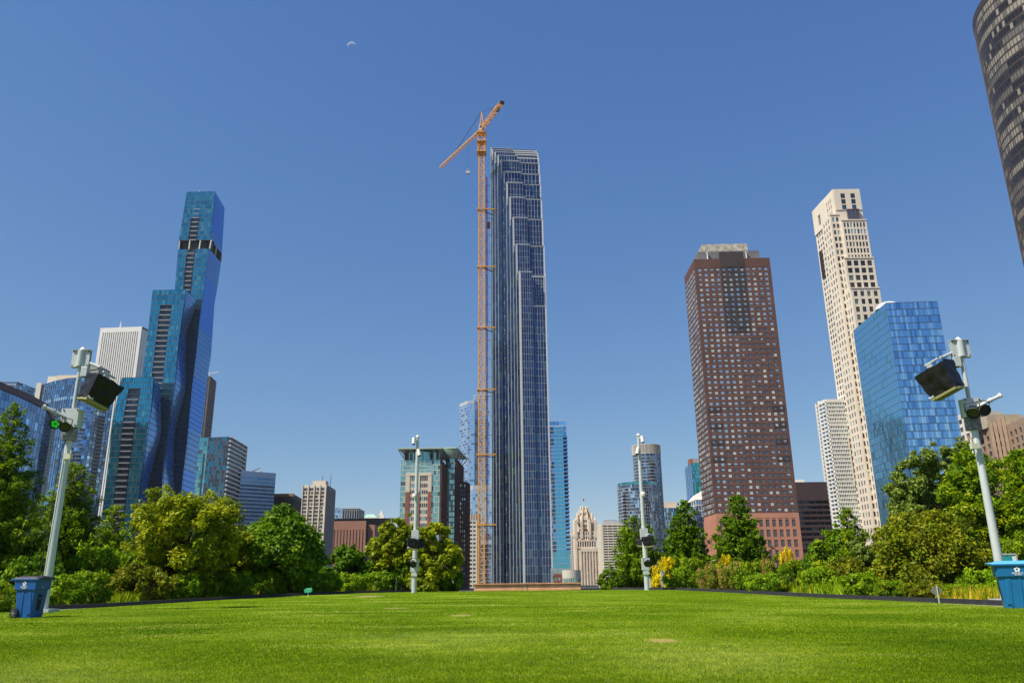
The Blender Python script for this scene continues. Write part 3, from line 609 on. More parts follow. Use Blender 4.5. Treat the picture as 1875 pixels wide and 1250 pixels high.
b.foot = [cor[-1][0], cor[-1][0] + fdir * cor[-1][2], cor[0][0] + fdir * cor[0][2] + Vector((0, 8)), FL + Vector((0, 8))]
FLR = 3.95; n = Vector((fdir.y, -fdir.x))
H10 = cor[-1][1]
sun_glass = [(gN, 4), (gN2, 8), (gN3, .7)]
def zR0(Q): return at(1000.5, 560, Q.y).z - .1
for k, (P, z, t) in enumerate(cor):
    znext = cor[k + 1][1] if k + 1 < nk else ZB
    z0 = znext - 4 if k + 1 < nk else ZB
    depth = (P - (cor[k - 1][0] if k else FL + Vector((-.2, 8)))).length
    back = (cor[k - 1][0] if k else FL + Vector((0, 8)))
    # glass body of the tier
    Q = P + fdir * t; bq = back + fdir * t
    b.solid([P, Q, bq, back], ZB, (at(1000.5, 560, Q.y).z if k == nk - 1 else z) - .1, dark, fin)
    if k == nk - 1: b.solid([P, P + fdir * t * .47, back + fdir * t * .47, back], zR0(Q), z - .1, dark, fin)
    half = .47 + .0 * k; M1 = P + fdir * t * half
    nr = max(1, round((z - z0) / FLR)); ncl, ncr = (5, 5) if k > 4 else ((7, 6) if k > 2 else (9, 9))
    lower = k == nk - 1
    zR = at(1000.5, 560, Q.y).z if lower else z - .6
    def kf(i, j, m, z0=z0, zz=z): 
        return m
    b.facade(P + n * .9, M1 + n * .9, z0, z, ncl, nr, .075, .03, .16, fin, sun_glass, ml=.7, mt=(.9 if k > 3 else .3), tilt=.03, spd=.05)
    b.W.fbox(P, fdir, n, .1, t * half, 0, .88, z0, z - .95, dark)
    if k > 3: b.W.fbox(P, fdir, n, 0, t * half + .25, -1, 1.24, z - (.42 if k > 3 else .3), z - .05, fin)
    b.facade(M1, Q, z0, zR, ncr, max(1, round((zR - z0) / FLR)), .075, .03, .16, fin, sun_glass, mr=.5, mt=.7, tilt=.03, spd=.05)
    if lower: b.facade(M1 - n * 1.2 if 0 else M1 - n * (depth - .5), Q - n * (depth - .5), zR, z - 1, ncr, 9, .10, .05, .30, fin, sun_glass, mr=.5, mt=.7, tilt=.03, spd=.05)
    if k > 3: b.W.fbox(M1, fdir, n, .3, t * (1 - half) + .1, -1, .33, zR - (.40 if k > 3 else .35), zR - .1, fin)
    # left side bay from previous corner to this corner
    if depth > .5:
        nrl = max(1, round((z - ZB) / FLR)); b.facade(back, P, ZB, z, 2, nrl, .035, .10, .10, dark, [(gN, 3), (gN2, 5), (gN3, 2), (gK, 1)], tilt=.03)
    # pale corner fin
    b.W.box(P.x - (.21 if k < nk - 1 else .45), P.x + (.02 if k < nk - 1 else .2), P.y - (.15 if k < nk - 1 else .8), P.y + .08, ZB, z + .2, fin)
    b.W.box(Q.x - .1, Q.x + .30, Q.y - .4, Q.y + 1.5, ZB, z - .4, fin)
# amenity floors of darker glass at mid height
P, z, t = cor[-1]
q = at(935, 314, cor[4][0].y); 
root = b.finish()
# ---- 19 cyan tower right
b = Bld('cyan_balcony_tower', 'cyan glass tower with balconies on its right edge, behind the central skyscraper')
b.corners([(985, 771, 620), (1036.5, 771, 620)], 0, (0, 25)); H = b.H; A, K = b.front; b.solid(b.foot, ZB, H, dark, grey)
A1, K1 = V2(at(985, 781, 614)), V2(at(1030, 781, 614)); H1 = at(1030, 781, 614).z
b.facade(A, K, ZB, H, 8, 32, .04, .14, .3, lgrey, [(gL, 3), (gM, 2)], tilt=.05); b.solid([A1, K1, K1 + Vector((0, 8)), A1 + Vector((0, 8))], ZB, H1, dark, lgrey)
b.facade(A1, A1.lerp(K1, .62), ZB, H1, 6, 40, .03, .14, .3, lgrey, [(gN, 4), (gM, 1), (gK2, 1)], tilt=.04); b.facade(A1.lerp(K1, .62), K1, ZB, H1, 3, 40, .03, .10, .3, lgrey, [(gC, 1)], tilt=.03)
for j in range(8, 38):
    m_ = MB(); z = ZB + (H1 - ZB) * j / 40; m_.box(K1.x, K1.x + 3.4, K1.y - 1.5, K1.y + 4, z, z + .35, dark); m_.box(K1.x, K1.x + 3.4, K1.y - 1.5, K1.y - 1.4, z + .35, z + 1.4, gM); b.extra.append(('balcony', m_))
A3, K3 = V2(at(1005, 1010, 600)), V2(at(1044, 1010, 600)); z3 = at(1040, 1010, 600).z; b.solid([A3, K3, K3 + Vector((0, 12)), A3 + Vector((0, 12))], ZB, z3, gC, grey); b.facade(A3, K3, ZB, z3, 12, 6, .04, .06, .2, lgrey, [(gC, 4), (gT3, 1)])
b.finish()
# ---- 20 low group behind the bench
b = simple('grey_green_low_block', 'low grey green wall block at the foot of the cyan tower', [(1008, 1040, 330), (1045, 1041, 330)], 0, (0, 10), core=paint('grey_green_wall', (.28, .36, .32), .8)); A, K = b.front[:2]
b.facade(A, K, ZB, b.H, 4, 2, .8, .7, .15, paint('grey_green_wall', (.28, .36, .32)), [(gK2, 1)], mt=1.5); b.finish()
b = simple('low_red_brick_block', 'low red brick block with green windows left of the cream drum', [(1013.5, 1050, 305), (1034, 1051, 305)], 0, (0, 10), core=brick); A, K = b.front[:2]
b.facade(A, K, ZB, b.H, 3, 3, .45, .45, .3, paint('brown_red_brick', (.24, .09, .07), .9), [(gG2, 1), (gG, 1)], mt=.8, sheet=False); b.finish()
b = Bld('cream_drum_pavilion', 'low round pavilion with cream drum roof over glass, just above the timber bench')
q = at(1046.5, 1052, 300); R0 = 16.2 / F_PX * 300 * 1.02; zt_, zb_ = at(1046, 1043, 297).z, at(1046, 1057.5, 297).z; cd_ = paint('cream_drum', (.52, .48, .38), .7, var=.05)
ring = lambda r, k=32: [(q.x + r * math.cos(2 * math.pi * i / k), q.y + r * math.sin(2 * math.pi * i / k)) for i in range(k)]
b.W.prism(ring(R0), zb_, zt_, cd_, grey); b.W.prism(ring(R0 - .25), ZB, zb_, gG, gG)
for i, p in enumerate(ring(R0 - .12)): b.W.box(p[0] - .1, p[0] + .1, p[1] - .1, p[1] + .1, ZB, zb_, greenm)
for z in (zb_ - 2.0, zb_ - .25): b.W.prism(ring(R0 - .08), z, z + .25, white, white)
for i in range(4): b.W.tube([(q.x - 2.4 + i * .5, q.y, zt_), (q.x - 2.4 + i * .5, q.y, zt_ + .6)], .05, lgrey, n=6)
b.foot = [(q.x, q.y)]; b.finish()
# ---- 21 far cream tower
b = simple('far_cream_tower', 'small cream tower with dotted window grid between the cyan and gothic towers', [(1043, 979, 960), (1056, 979, 960)], 1, (0, 25), core=cream); A, K = b.front[:2]
b.facade(A, K, ZB, b.H, 4, 24, .55, .5, .5, creamw, [(gK2, 2), (gK, 1)], mt=2); q = V2(at(1046, 970, 965)); b.W.box(q.x - .5, K.x, q.y, q.y + 10, b.H, at(1046, 969, 965).z, cream); b.finish()
# ---- 22 gothic tower
b = Bld('gothic_stone_tower', 'cream gothic stone tower with pinnacled crown, arched buttresses and a flag'); gst = paint('gothic_limestone', (.68, .56, .42), .85, var=.12, scale=.2)
Yg = 760; X = lambda px, py=1000: at(px, py, Yg).x; Zg = lambda py: at(1074, py, Yg).z
b.foot = [(X(1054), Yg), (X(1097), Yg)]
def gbox(x0, x1, py0, py1, d0=0, d1=26, m=gst, rows=None, cols=None, **k):
    a, c = X(x0), X(x1); b.solid([(a, Yg + d0), (c, Yg + d0), (c, Yg + d1), (a, Yg + d1)], ZB if py1 is None else Zg(py1), Zg(py0), m)
    if rows: b.facade((a, Yg + d0), (c, Yg + d0), ZB if py1 is None else Zg(py1), Zg(py0), cols, rows, wall=gst, panes=[(gK2, 2), (inner, 2), (gK, 1)], **k)
gbox(1053.5, 1063, 985, None, 1.5, 25, rows=26, cols=1, pier=.72, span=.3, d=.7); gbox(1063.4, 1095, 1003, None, 0, 26, rows=1, cols=6, pier=.42, span=.02, d=1.2, spd=.3, mt=3)
for i in range(22):  # spandrels of the central shaft
    z = ZB + (Zg(1006) - ZB) * i / 22; b.W.box(X(1063.6), X(1094.8), Yg - .45, Yg, z, z + 1.3, gst)
gbox(1057, 1092, 988, 1003.2, .8, 25, rows=1, cols=8, pier=.5, span=.3, d=.6); gbox(1056, 1093.5, 972, 988.2, 2, 24, rows=2, cols=9, pier=.5, span=.3, d=.6)
for (px, w, top) in ((1056, 2.0, 951.5), (1066.5, 1.6, 953), (1081.5, 1.6, 953), (1092.2, 2.0, 951)):     # buttress towers
    b.W.box(X(px) - w * .65, X(px) + w * .65, Yg + .6, Yg + 5, Zg(985), Zg(top), gst); b.W.tube([(X(px), Yg + 2.8, Zg(top)), (X(px), Yg + 2.8, Zg(top - 2)), (X(px), Yg + 2.8, Zg(top - 4))], [w * .6, w * .45, .1], gst, n=8)
    b.W.tube([(X(px), Yg + 22, Zg(975)), (X(px), Yg + 22, Zg(top)), (X(px), Yg + 22, Zg(top - 4))], [w * .6, w * .55, .1], gst, n=8)
for (x0, x1, s) in ((1057, 1066, 1), (1082, 1091.5, -1)):    # arches between the buttresses
    for k in range(8):
        f0, f1 = k / 8, (k + 1) / 8; za = Zg(960) + 2.6 * math.sin(math.pi * f0); zb2 = Zg(960) + 2.6 * math.sin(math.pi * f1)
        xx0, xx1 = X(x0 + (x1 - x0) * f0), X(x0 + (x1 - x0) * f1); b.W.hexa([(xx0, Yg + 1, za), (xx1, Yg + 1, zb2), (xx1, Yg + 3, zb2), (xx0, Yg + 3, za), (xx0, Yg + 1, Zg(953.5)), (xx1, Yg + 1, Zg(953.5)), (xx1, Yg + 3, Zg(953.5)), (xx0, Yg + 3, Zg(953.5))], gst)
xc = X(1074)
def octo(r, z0, z1, pin, arches=True):
    P = [(xc + r * math.cos(math.pi / 8 + i * math.pi / 4), Yg + 12 + r * math.sin(math.pi / 8 + i * math.pi / 4)) for i in range(8)]
    b.W.prism(P, z0, z1, gst)
    for i in range(8):
        p = P[i]; b.W.tube([(p[0], p[1], z0 - 1), (p[0], p[1], z1), (p[0], p[1], z1 + pin * .5), (p[0], p[1], z1 + pin)], [.9, .8, .55, .1], gst, n=6)
        a, c = Vector(P[i]), Vector(P[(i + 1) % 8]); mid = (a + c) / 2
        if mid.y < Yg + 13:
            uu = (c - a).normalized(); nn = Vector((uu.y, -uu.x))
            for (f, h) in ((.3, .8), (.7, .8)):
                for lvl in range(max(1, int((z1 - z0) / 4.2))):
                    zz0 = z0 + lvl * 4.2 + 1; q0 = a.lerp(c, f - .13) + nn * .08; q1 = a.lerp(c, f + .13) + nn * .08
                    b.wins.append(([Vector((q0.x, q0.y, zz0)), Vector((q1.x, q1.y, zz0)), Vector((q1.x, q1.y, zz0 + 2.6)), Vector((q0.x, q0.y, zz0 + 2.6))], inner, None, nn))
octo(6.6, Zg(974), Zg(944), 3.2); octo(5.0, Zg(944), Zg(934), 2.2); octo(3.6, Zg(934), Zg(928.5), 2.4)
for s in (-1, 1):
    b.W.tube([(xc + s * 7.0, Yg + 8, Zg(955)), (xc + s * 7.0, Yg + 8, Zg(942)), (xc + s * 7.0, Yg + 8, Zg(935))], [1.2, 1.0, .15], gst, n=6)
root = b.finish()
fl = MB(); fl.tube([(xc - 1, Yg + 12, Zg(929)), (xc - 1, Yg + 12, Zg(909))], .16, white, n=6); fl.poly([(xc - .9, Yg + 12, Zg(909.5)), (xc + .5, Yg + 12.6, Zg(910.5)), (xc + .4, Yg + 12.4, Zg(915)), (xc - .9, Yg + 12, Zg(914))], paint('flag_red', (.55, .12, .12)))
tag(fl.build('flag'), 'small red and white flag on a pole above the gothic tower crown', 'flag')
# ---- 23 cream office
b = simple('cream_banded_office', 'cream office building with horizontal dark window bands right of the gothic tower', [(1095.5, 966, 575), (1101.5, 958, 545), (1140, 957, 545)], 1, (0, 30), core=dark); A, K, R_ = b.front; b.foot = [A, K, R_, R_ + Vector((0, 40))]
b.facade(K, R_, ZB, b.H, 4, 24, .10, .50, .6, creamw, [(gK, 2), (gK2, 2), (inner, 1)], mt=1, ml=.5, sheet=False); b.facade(A, K, ZB, b.H, 7, 24, .35, .3, .8, creamw, [(gM, 1), (gK2, 2)], mt=1); q = at(1105, 957, 552); b.R.box(q.x, q.x + 10, q.y, q.y + 8, b.H, b.H + 2.4, lgrey); b.R.box(q.x + 1, q.x + 9, q.y + 1, q.y + 6, b.H + 2.4, b.H + 3, grey); b.finish()
b = simple('low_cream_annex', 'low cream annex at the foot of the banded office behind the pine', [(1096, 1058, 500), (1150, 1058, 500)], 0, (0, 20), core=cream); A, K = b.front[:2]; b.facade(A, K, ZB, b.H, 9, 2, .5, .4, .4, cream, [(gK, 1)], sheet=False); b.finish()
# ---- 24 round tower
b = Bld('round_glass_tower', 'round grey blue glass tower with a lower drum in front, behind the right centre post')
def drum(pxl, pxr, pyt, Yc, nr, nseg, panes, par=0):
    c = at((pxl + pxr) / 2, pyt, Yc); r = (pxr - pxl) / 2 / F_PX * Yc; zt = c.z; pts = [Vector((c.x + r * math.cos(a), c.y + r * math.sin(a))) for a in [math.pi + math.pi * i / nseg for i in range(nseg + 1)]]
    full = [Vector((c.x + r * math.cos(a), c.y + r * math.sin(a))) for a in [math.pi + math.pi * i / nseg for i in range(nseg * 2)]]
    b.solid(full, ZB, zt, dark, grey)
    for i, (P, Q) in enumerate(zip(pts, pts[1:])):
        b.facade(P, Q, ZB, zt - par, 2, nr, .05, .14, .22, lgrey, panes, tilt=.04, kindfn=lambda a, j, m, i=i: gK if (i in (3, 9) if nseg < 17 else i in (9, 10)) and j < nr - 2 else m)
        if par: b.facade(P, Q, zt - par, zt, 3, 1, .35, .1, .5, creamw, [(grey, 2), (dark, 2), (gL, 1)])
    for i in ((3,) if nseg < 17 else (9, 10)):
        P, Q = pts[i], pts[i + 1]; uu = (Q - P).normalized(); nn = Vector((uu.y, -uu.x))
        for j in range(2, nr - 2): m_ = MB(); z = ZB + (zt - par - ZB) * j / nr; m_.fbox(P, uu, nn, .1, (Q - P).length, 0, 1.2, z, z + .3, lgrey); b.extra.append(('balcony', m_))
    return c, r
pn = [(gS, 5), (gS2, 4), (gL, .8), (gK2, 3)]
drum(1157.5, 1207.5, 816, 575, 40, 18, pn, par=7.0); c, r = drum(1130.5, 1203, 890, 560, 30, 16, [(gS, 4), (gP, 2), (gK2, 5), (gS2, 3)])
b.foot = [(c.x, c.y)]; ra = MB(); m_ = MB()
for i in range(32):
    a0, a1 = 2 * math.pi * i / 32, 2 * math.pi * (i + 1) / 32; m_.hexa([(c.x + (r - .3) * math.cos(t), c.y + (r - .3) * math.sin(t), c.z + z) for z in (0,) for t in (a0, a1)] + [(c.x + (r - .4) * math.cos(t), c.y + (r - .4) * math.sin(t), c.z) for t in (a1, a0)] + [(c.x + (r - .3) * math.cos(t), c.y + (r - .3) * math.sin(t), c.z + 1.8) for t in (a0, a1)] + [(c.x + (r - .4) * math.cos(t), c.y + (r - .4) * math.sin(t), c.z + 1.8) for t in (a1, a0)], gT3)
b.extra.append(('parapet', m_)); b.finish()
# ---- 25-27
b = simple('low_pale_glass_block', 'pale green blue glass block with a cream penthouse right of the round tower', [(1213, 930, 600), (1236, 929, 600), (1246, 930, 606)], 1); A, K, R_ = b.front
b.facade(A, K, ZB, b.H, 10, 18, .05, .08, .2, lgrey, [(gP, 3), (gT3, 4), (gK2, 3)], tilt=.08, kindfn=lambda i, j, m: (gK2 if 3 < i < 9 and j < 13 and RNG.random() < .6 else m)); b.facade(K, R_, ZB, b.H, 3, 18, .05, .08, .2, lgrey, [(gP, 2), (gL, 2)])
q = V2(at(1214, 925, 606)); b.R.box(q.x, q.x + 11, q.y, q.y + 10, b.H, at(1220, 919, 606).z, cream); b.finish()
b = simple('teal_glass_tower', 'narrow teal green tower with red and grey rooftop box left of the brown tower', [(1254.5, 857, 740), (1266, 847, 705), (1285, 846, 705)], 1, (0, 30)); A, K, R_ = b.front; b.foot = [A, K, R_, R_ + Vector((0, 40))]
b.facade(K, R_, ZB, b.H, 8, 30, .04, .12, .2, steelb, [(tealp, 3), (gC, 1), (glass('aqua_glass', (.10, .55, .52)), 3)], tilt=.04); b.facade(A, K, ZB, b.H, 4, 30, .02, .05, .2, steelb, [(gV2, 3), (gM, 2)]); q = V2(at(1263, 846, 712)); b.R.box(q.x, q.x + 3, q.y, q.y + 8, b.H, b.H + 4.5, brick); b.R.box(q.x + 3, q.x + 12, q.y, q.y + 8, b.H, b.H + 5, grey); b.finish()
b = simple('curved_roof_grey_block', 'white and grey block with a curved roof edge half hidden by the brown tower', [(1262, 921, 610), (1274, 914, 590), (1292, 914, 590)], 1, (0, 30)); A, K, R_ = b.front; b.foot = [A, K, R_]
b.facade(K, R_, ZB, b.H, 4, 15, .12, .14, .3, creamw, [(gK2, 3), (gV2, 2)], sheet=False); b.facade(A, K, ZB, b.H, 3, 15, .12, .14, .3, creamw, [(gK2, 3), (gM, 2)])
m_ = MB(); prev = None
for k in range(7):
    t = k / 6; x = A.x + (K.x + 5 - A.x) * t; y = A.y + (K.y - A.y) * t; z = b.H + 5.6 * math.sin(t * math.pi / 2)
    if prev: m_.hexa([(prev[0], prev[1], b.H - 1), (x, y, b.H - 1), (x, y + 8, b.H - 1), (prev[0], prev[1] + 8, b.H - 1), (prev[0], prev[1], prev[2]), (x, y, z), (x, y + 8, z), (prev[0], prev[1] + 8, prev[2])], white)
    prev = (x, y, z)
m_.box(K.x + 5.02, K.x + 9, K.y, K.y + 8, b.H - 1, b.H + 6.4, creamw); b.extra.append(('roof', m_)); b.finish()
# ---- 28 brown granite tower
b = Bld('brown_granite_tower', 'tall brown granite tower with white framed windows on a salmon base and grey mechanical penthouse')
Yb = 330; bt = at(1271, 486, Yb)
b.corners([(1253.5, 507, None), (1270.8, 475, Yb), (1408.7, 472, None)], 1); A, K, R_ = b.front; H = b.H
zb_ = at(1311, 940, Yb).z; b.foot = [A, K, R_, R_ + (A - K)]; b.solid(b.foot, ZB, zb_, salmon, grey); b.solid(b.foot, zb_, H, brown, grey); NR = 46; mt = 4.2
u = (R_ - K).normalized(); n = Vector((u.y, -u.x)); L = (R_ - K).length; ch = (H - mt - zb_) / NR
whitef = paint('white_window_frame', (.50, .49, .46), .5); sky_g = glass('window_sky_glass', (.50, .60, .70), .6)
def kfb(i, j, m):
    r = RNG.random(); g = (i * 7 + j * 13 + (i // 2) * 31 + j // 2 * 17) % 10
    if (i > 5 and j < 34) or (i > 1 and j < 12): return (gK2, gK2) if r < .5 else ((sky_g, gK2) if r < .65 else (blindw, gK2) if r < .8 else (blindw, blind))
    return (blindw, blindw) if g < 4 and r < .6 else ((sky_g, gK2) if r < .45 else (blindw, gK2) if r < .75 else (sky_g, sky_g))
b.facade(K, R_, zb_, H, 12, NR, .42, .42, .28, brown, [(gK, 1)], ml=.7, mr=.9, mt=mt, sheet=False, frame=whitef, kindfn=kfb)
b.facade(A, K, zb_, H, 16, NR, .34, .38, .06, brown, [(gK, 1)], ml=.6, mr=.7, mt=mt, sheet=False, frame=whitef, kindfn=kfb)
cw = (L - 1.6) / 12
# dark stained panels: central bay of the top 13 floors, corner rows
def dark_rect(x0, x1, j0, j1, extra=0):
    z0_, z1_ = zb_ + j0 * ch, zb_ + j1 * ch + extra
    c0, c1 = int(round(x0)), int(round(x1))
    for i in range(c0, c1 + 1): b.W.fbox(K, u, n, .7 + i * cw - (cw * .23 if i > c0 else 0), .7 + i * cw + (cw * .23 if i < c1 else 0), 0, .39, z0_, z1_, dkpan)
    for j in range(j0, j1 + 1): b.W.fbox(K, u, n, .7 + c0 * cw + .01, .7 + c1 * cw - .01, 0, .302, max(z0_ + .01, zb_ + j * ch - ch * .19), min(z1_ - .01, zb_ + j * ch + ch * .19), dkpan)
dark_rect(4, 8, NR - 13, NR, 0); b.W.fbox(K, u, n, .7 + 4 * cw, .7 + 8 * cw, -.5, .42, H - mt + .02, H + 3.2, dkpan)
for j in (18, 15, 12, 9): dark_rect(0, 2, j, j + 1); dark_rect(10, 12, j, j + 1)
# thin joints between the storeys
for j in range(NR): b.W.fbox(K, u, n, .72, L - .92, .281, .29, zb_ + j * ch - ch * .01, zb_ + j * ch + ch * .02, salmon)
# salmon base with grey louvred openings
zs = zb_ - 2; lou = paint('grey_louvre', (.10, .09, .085), .6)
b.facade(K, R_, ZB, zs, 12, 7, .42, .30, .3, salmon, [(lou, 1)], ml=1, mr=1, sheet=True, kindfn=lambda i, j, m: m); b.W.fbox(K, u, n, 0, L, 0, .33, zs, zb_ - .05, salmon); b.facade(A, K, ZB, zs, 9, 3, .55, .25, .3, salmon, [(lou, 1)], mt=6)
# penthouse
v = (A - K).normalized()
def ph(f0, f1, d0, d1, z0, z1, m, slope=0):
    P = [K + (R_ - K) * f0 + v * d0, K + (R_ - K) * f1 + v * d0, K + (R_ - K) * f1 + v * d1, K + (R_ - K) * f0 + v * d1]
    b.R.hexa([(p.x, p.y, z0) for p in P] + [((P[0] + v * slope + u * slope * 1.6).x, (P[0] + v * slope).y, z1), (P[1].x, (P[1] + v * slope).y, z1), (P[2].x, P[2].y, z1), ((P[3] + u * slope * 1.6).x, P[3].y, z1)], m)
ph(.08, .90, 3, 26, H, H + 5.0, paint('grey_metal_screen', (.16, .15, .145), .6, var=.1)); ph(.11, .79, 6, 26, H + 5.0, H + 10.5, paint('weathered_concrete', (.30, .27, .21), .9, var=.35, scale=.6), slope=1.5)
for f in (.20, .72): q = K + (R_ - K) * f + v * 2.2; b.R.tube([(q.x, q.y, H), (q.x, q.y, H + 3.6)], .28, white, n=8); b.R.tube([(q.x, q.y, H + 3.6), (q.x, q.y, H + 4.0)], .55, white, n=8)
b.finish()
# ---- 29 dark brown banded block
b = simple('dark_banded_block', 'dark brown metal block with horizontal bands right of the brown granite tower', [(1440, 884, 440), (1512, 882, 440)], 1, (0, 40), core=dkpan); A, K = b.front[:2]
bm = paint('brown_purple_metal', (.085, .055, .052), .5, .3, var=.08); b.facade(A, K, ZB, b.H, 6, 16, .02, .42, 1.0, bm, [(gK, 1), (dkpan, 2), (inner, 2)], mt=9.5); b.R.box(K.x - 16, K.x - 8, K.y + 10, K.y + 16, b.H, b.H + 2.6, white); b.finish()
# ---- 30 white balcony tower
b = Bld('white_banded_tower', 'white tower with closely stacked balcony bands left of the cream stepped skyscraper'); b.corners([(1494, 742, None), (1500, 736, 600), (1511, 731, 590), (1560, 732, 590)], 2); f = b.front; b.foot = f + [f[3] * 1.05, f[0] * 1.05]; b.solid(b.foot, ZB, b.H, dark, white)
bd = [(gT2, 3), (gK2, 3), (gG2, 2)]
b.facade(f[0], f[1], ZB, b.H + 1, 1, 44, .6, .05, .8, white, [(gK2, 1)]); b.facade(f[1], f[2], ZB, b.H, 2, 44, .06, .36, .9, white, [(gM, 2), (gK2, 2)], mt=2); b.facade(f[2], f[3], ZB, b.H, 16, 44, .16, .36, .9, white, bd, mt=2, kindfn=lambda i, j, m: white if j == 38 else m); b.finish()
# ---- 31 cream stepped skyscraper
b = Bld('cream_stepped_skyscraper', 'very tall cream stone skyscraper with stepped tiers, rising behind the blue glass block'); Yp = 560
b.corners([(1488.5, 388, None), (1525, 347, Yp), (1573, 346.5, None)], 1); A, K, R_ = b.front; H = b.H; b.foot = [A, K, R_, R_ + (A - K)]
cs = paint('park_limestone', (.72, .62, .48), .8, var=.05, scale=.04); redp = paint('oxide_panel', (.20, .07, .05), .6)
b.solid(b.foot, ZB, H, cs, cs); u = (R_ - K).normalized(); n = Vector((u.y, -u.x)); v = (A - K); vl = v.length; v = v.normalized()
zz = lambda py: at(1530, py, Yp).z
win = [(gK, 5), (gK2, 2), (inner, 1), (gG2, 2)]
b.facade(K, R_, zz(385), H, 2, 3, .54, .16, .5, cs, [(gN3, 1), (gK, 2)], ml=3.0, mr=2.0, mt=3.5, sheet=False)
b.W.fbox(K, u, n, 8, 17, .5, 2.0, zz(402), zz(386), gK2); b.W.fbox(K, u, n, 7.8, 17.2, .5, 2.3, zz(386), zz(385), redp)
for i in range(4): b.W.fbox(K, u, n, 7.8 + i * 3, 8.2 + i * 3, 2.0, 2.15, zz(402), zz(386), redp)
# left face with slits, tall bays and window grid
P1 = K + v * vl * .42
b.facade(P1, K, zz(400), H, 3, 4, .5, .25, .6, cs, [(redp, 1), (gK2, 2)], ml=2, mr=4, mt=5)
b.facade(P1, K, ZB, zz(400), 4, 62, .42, .36, .25, cs, win, ml=1.5, mr=1.5, sheet=False)
b.facade(A, P1, ZB, H - 22, 5, 60, .42, .36, .25, cs, win, ml=1.5, mr=1.5, sheet=False); b.facade(A, P1, H - 22, H, 1, 1, .82, .5, .9, cs, [(gK2, 1)], mt=4)
for (a0, a1, z0, z1) in ((.44, .60, 425, 490), (.80, .90, 430, 480), (.48, .62, 555, 660), (.52, .57, 660, 760), (.42, .62, 790, 900), (.72, .84, 790, 880)):
    un = -v; nn = Vector((un.y, -un.x)); b.W.fbox(A, un, nn, vl * (1 - a1), vl * (1 - a0), .5, .75, zz(z1), zz(z0), gK2)
    nk_ = 5 if a1 - a0 > .2 else 3
    for k in range(nk_): b.W.fbox(A, un, nn, vl * (1 - a1 + (a1 - a0) * k / (nk_ - 1)) - .3, vl * (1 - a1 + (a1 - a0) * k / (nk_ - 1)) + .3, .75, 1.3, zz(z1), zz(z0) + 1, cs if z0 > 540 else bronze)
# stepped tiers on the front
def tier2(xl, xr, py, d0, rows, cols, zb=ZB, pier=.5, span=.35, big=False, **kw):
    Ya = Yp - d0; a, c = at(xl, py, Ya), at(xr, py, Ya); zt = a.z; P = [Vector((a.x, Ya)), Vector((c.x, Ya)), Vector((c.x, Yp + 12)), Vector((a.x, Yp + 12))]; b.solid(P, zb, zt, cs, cs)
    b.facade(P[0], P[1], zb, zt, cols, rows, pier, span, .5, cs, win, ml=.8, mr=.8, mt=1.2, sheet=False)
    b.facade(P[3], P[0], zb, zt, max(2, int((12 + d0) / 4)), rows, .5, .4, .4, cs, win, ml=.8, mr=.8, mt=1.2)
    b.W.fbox(P[0], Vector((1, 0)), Vector((0, -1)), -.3, (P[1] - P[0]).length + .3, 0, .9, zt - .3, zt + .6, cs)
tier2(1519, 1537, 394, 3, 50, 2, pier=.34, span=.36); tier2(1540.5, 1585.5, 404, 6, 50, 7, pier=.36, span=.3); tier2(1545.5, 1599, 473, 10, 40, 4, pier=.30, span=.30); tier2(1557, 1610, 528, 14, 34, 4, pier=.42, span=.34)
b.finish()
# ---- 32 blue glass block
b = Bld('blue_glass_block', 'bright blue glass block with white roof dome, left of the right light post')
b.corners([(1562.5, 605, None), (1622, 554, 300), (1716, 551, None)], 1); A, K, R_ = b.front; H = b.H; b.foot = [A, K, R_, R_ + (A - K)]; b.solid(b.foot, ZB, H, dark, white)
cols = [gV2, gM, gL, gL2, gL]
colk = RNG.integers(0, 5, 400); gM2 = glass('clear_blue_glass', (.34, .60, .86), 1.0, bump=.04); gLb = glass('pale_block_glass', (.52, .76, .92), 1.0, bump=.04); gL2b = glass('bright_block_glass', (.80, .94, .98), 1.0, bump=.04); gMb = glass('deep_block_glass', (.22, .40, .62), 1.0, bump=.04)
def kfr(i, j, m):
    r = RNG.random(); stripe = (i % 5 == 2)
    if stripe and r < .75: return gL2b
    return (gM2, gLb, gMb, gL2b)[0 if r < .56 else 1 if r < .80 else 2 if r < .93 else 3]
nrr = 38
b.facade(K, R_, ZB, H, 22, nrr, .05, .02, .10, steelb, [(gL, 1)], tilt=.02, kindfn=kfr); b.facade(A, K, ZB, H, 24, nrr * 1, .04, .05, .10, steelb, [(glass('steel_blue_glass', (.26, .58, .76), .85, bump=.12), 6), (gL, .3), (gT3, .4)], tilt=.03)
u = (R_ - K).normalized(); n = Vector((u.y, -u.x)); ch = (H - ZB) / nrr
for j in range(nrr + 1): b.W.fbox(K, u, n, 0, (R_ - K).length, 0, .14, ZB + j * ch - .3, ZB + j * ch - .12, steelb)
q = K + (R_ - K) * .22 + (A - K).normalized() * 9; wr = paint('white_roof_dome', (.66, .64, .60), .6)
for (r0, r1, z0, z1) in ((5.0, 4.6, 0, 1.4), (4.6, 3.0, 1.4, 2.6), (3.0, 0.5, 2.6, 3.2)): b.R.tube([(q.x, q.y, H + z0), (q.x, q.y, H + z1)], [r0, r1], wr, n=24)
b.finish()
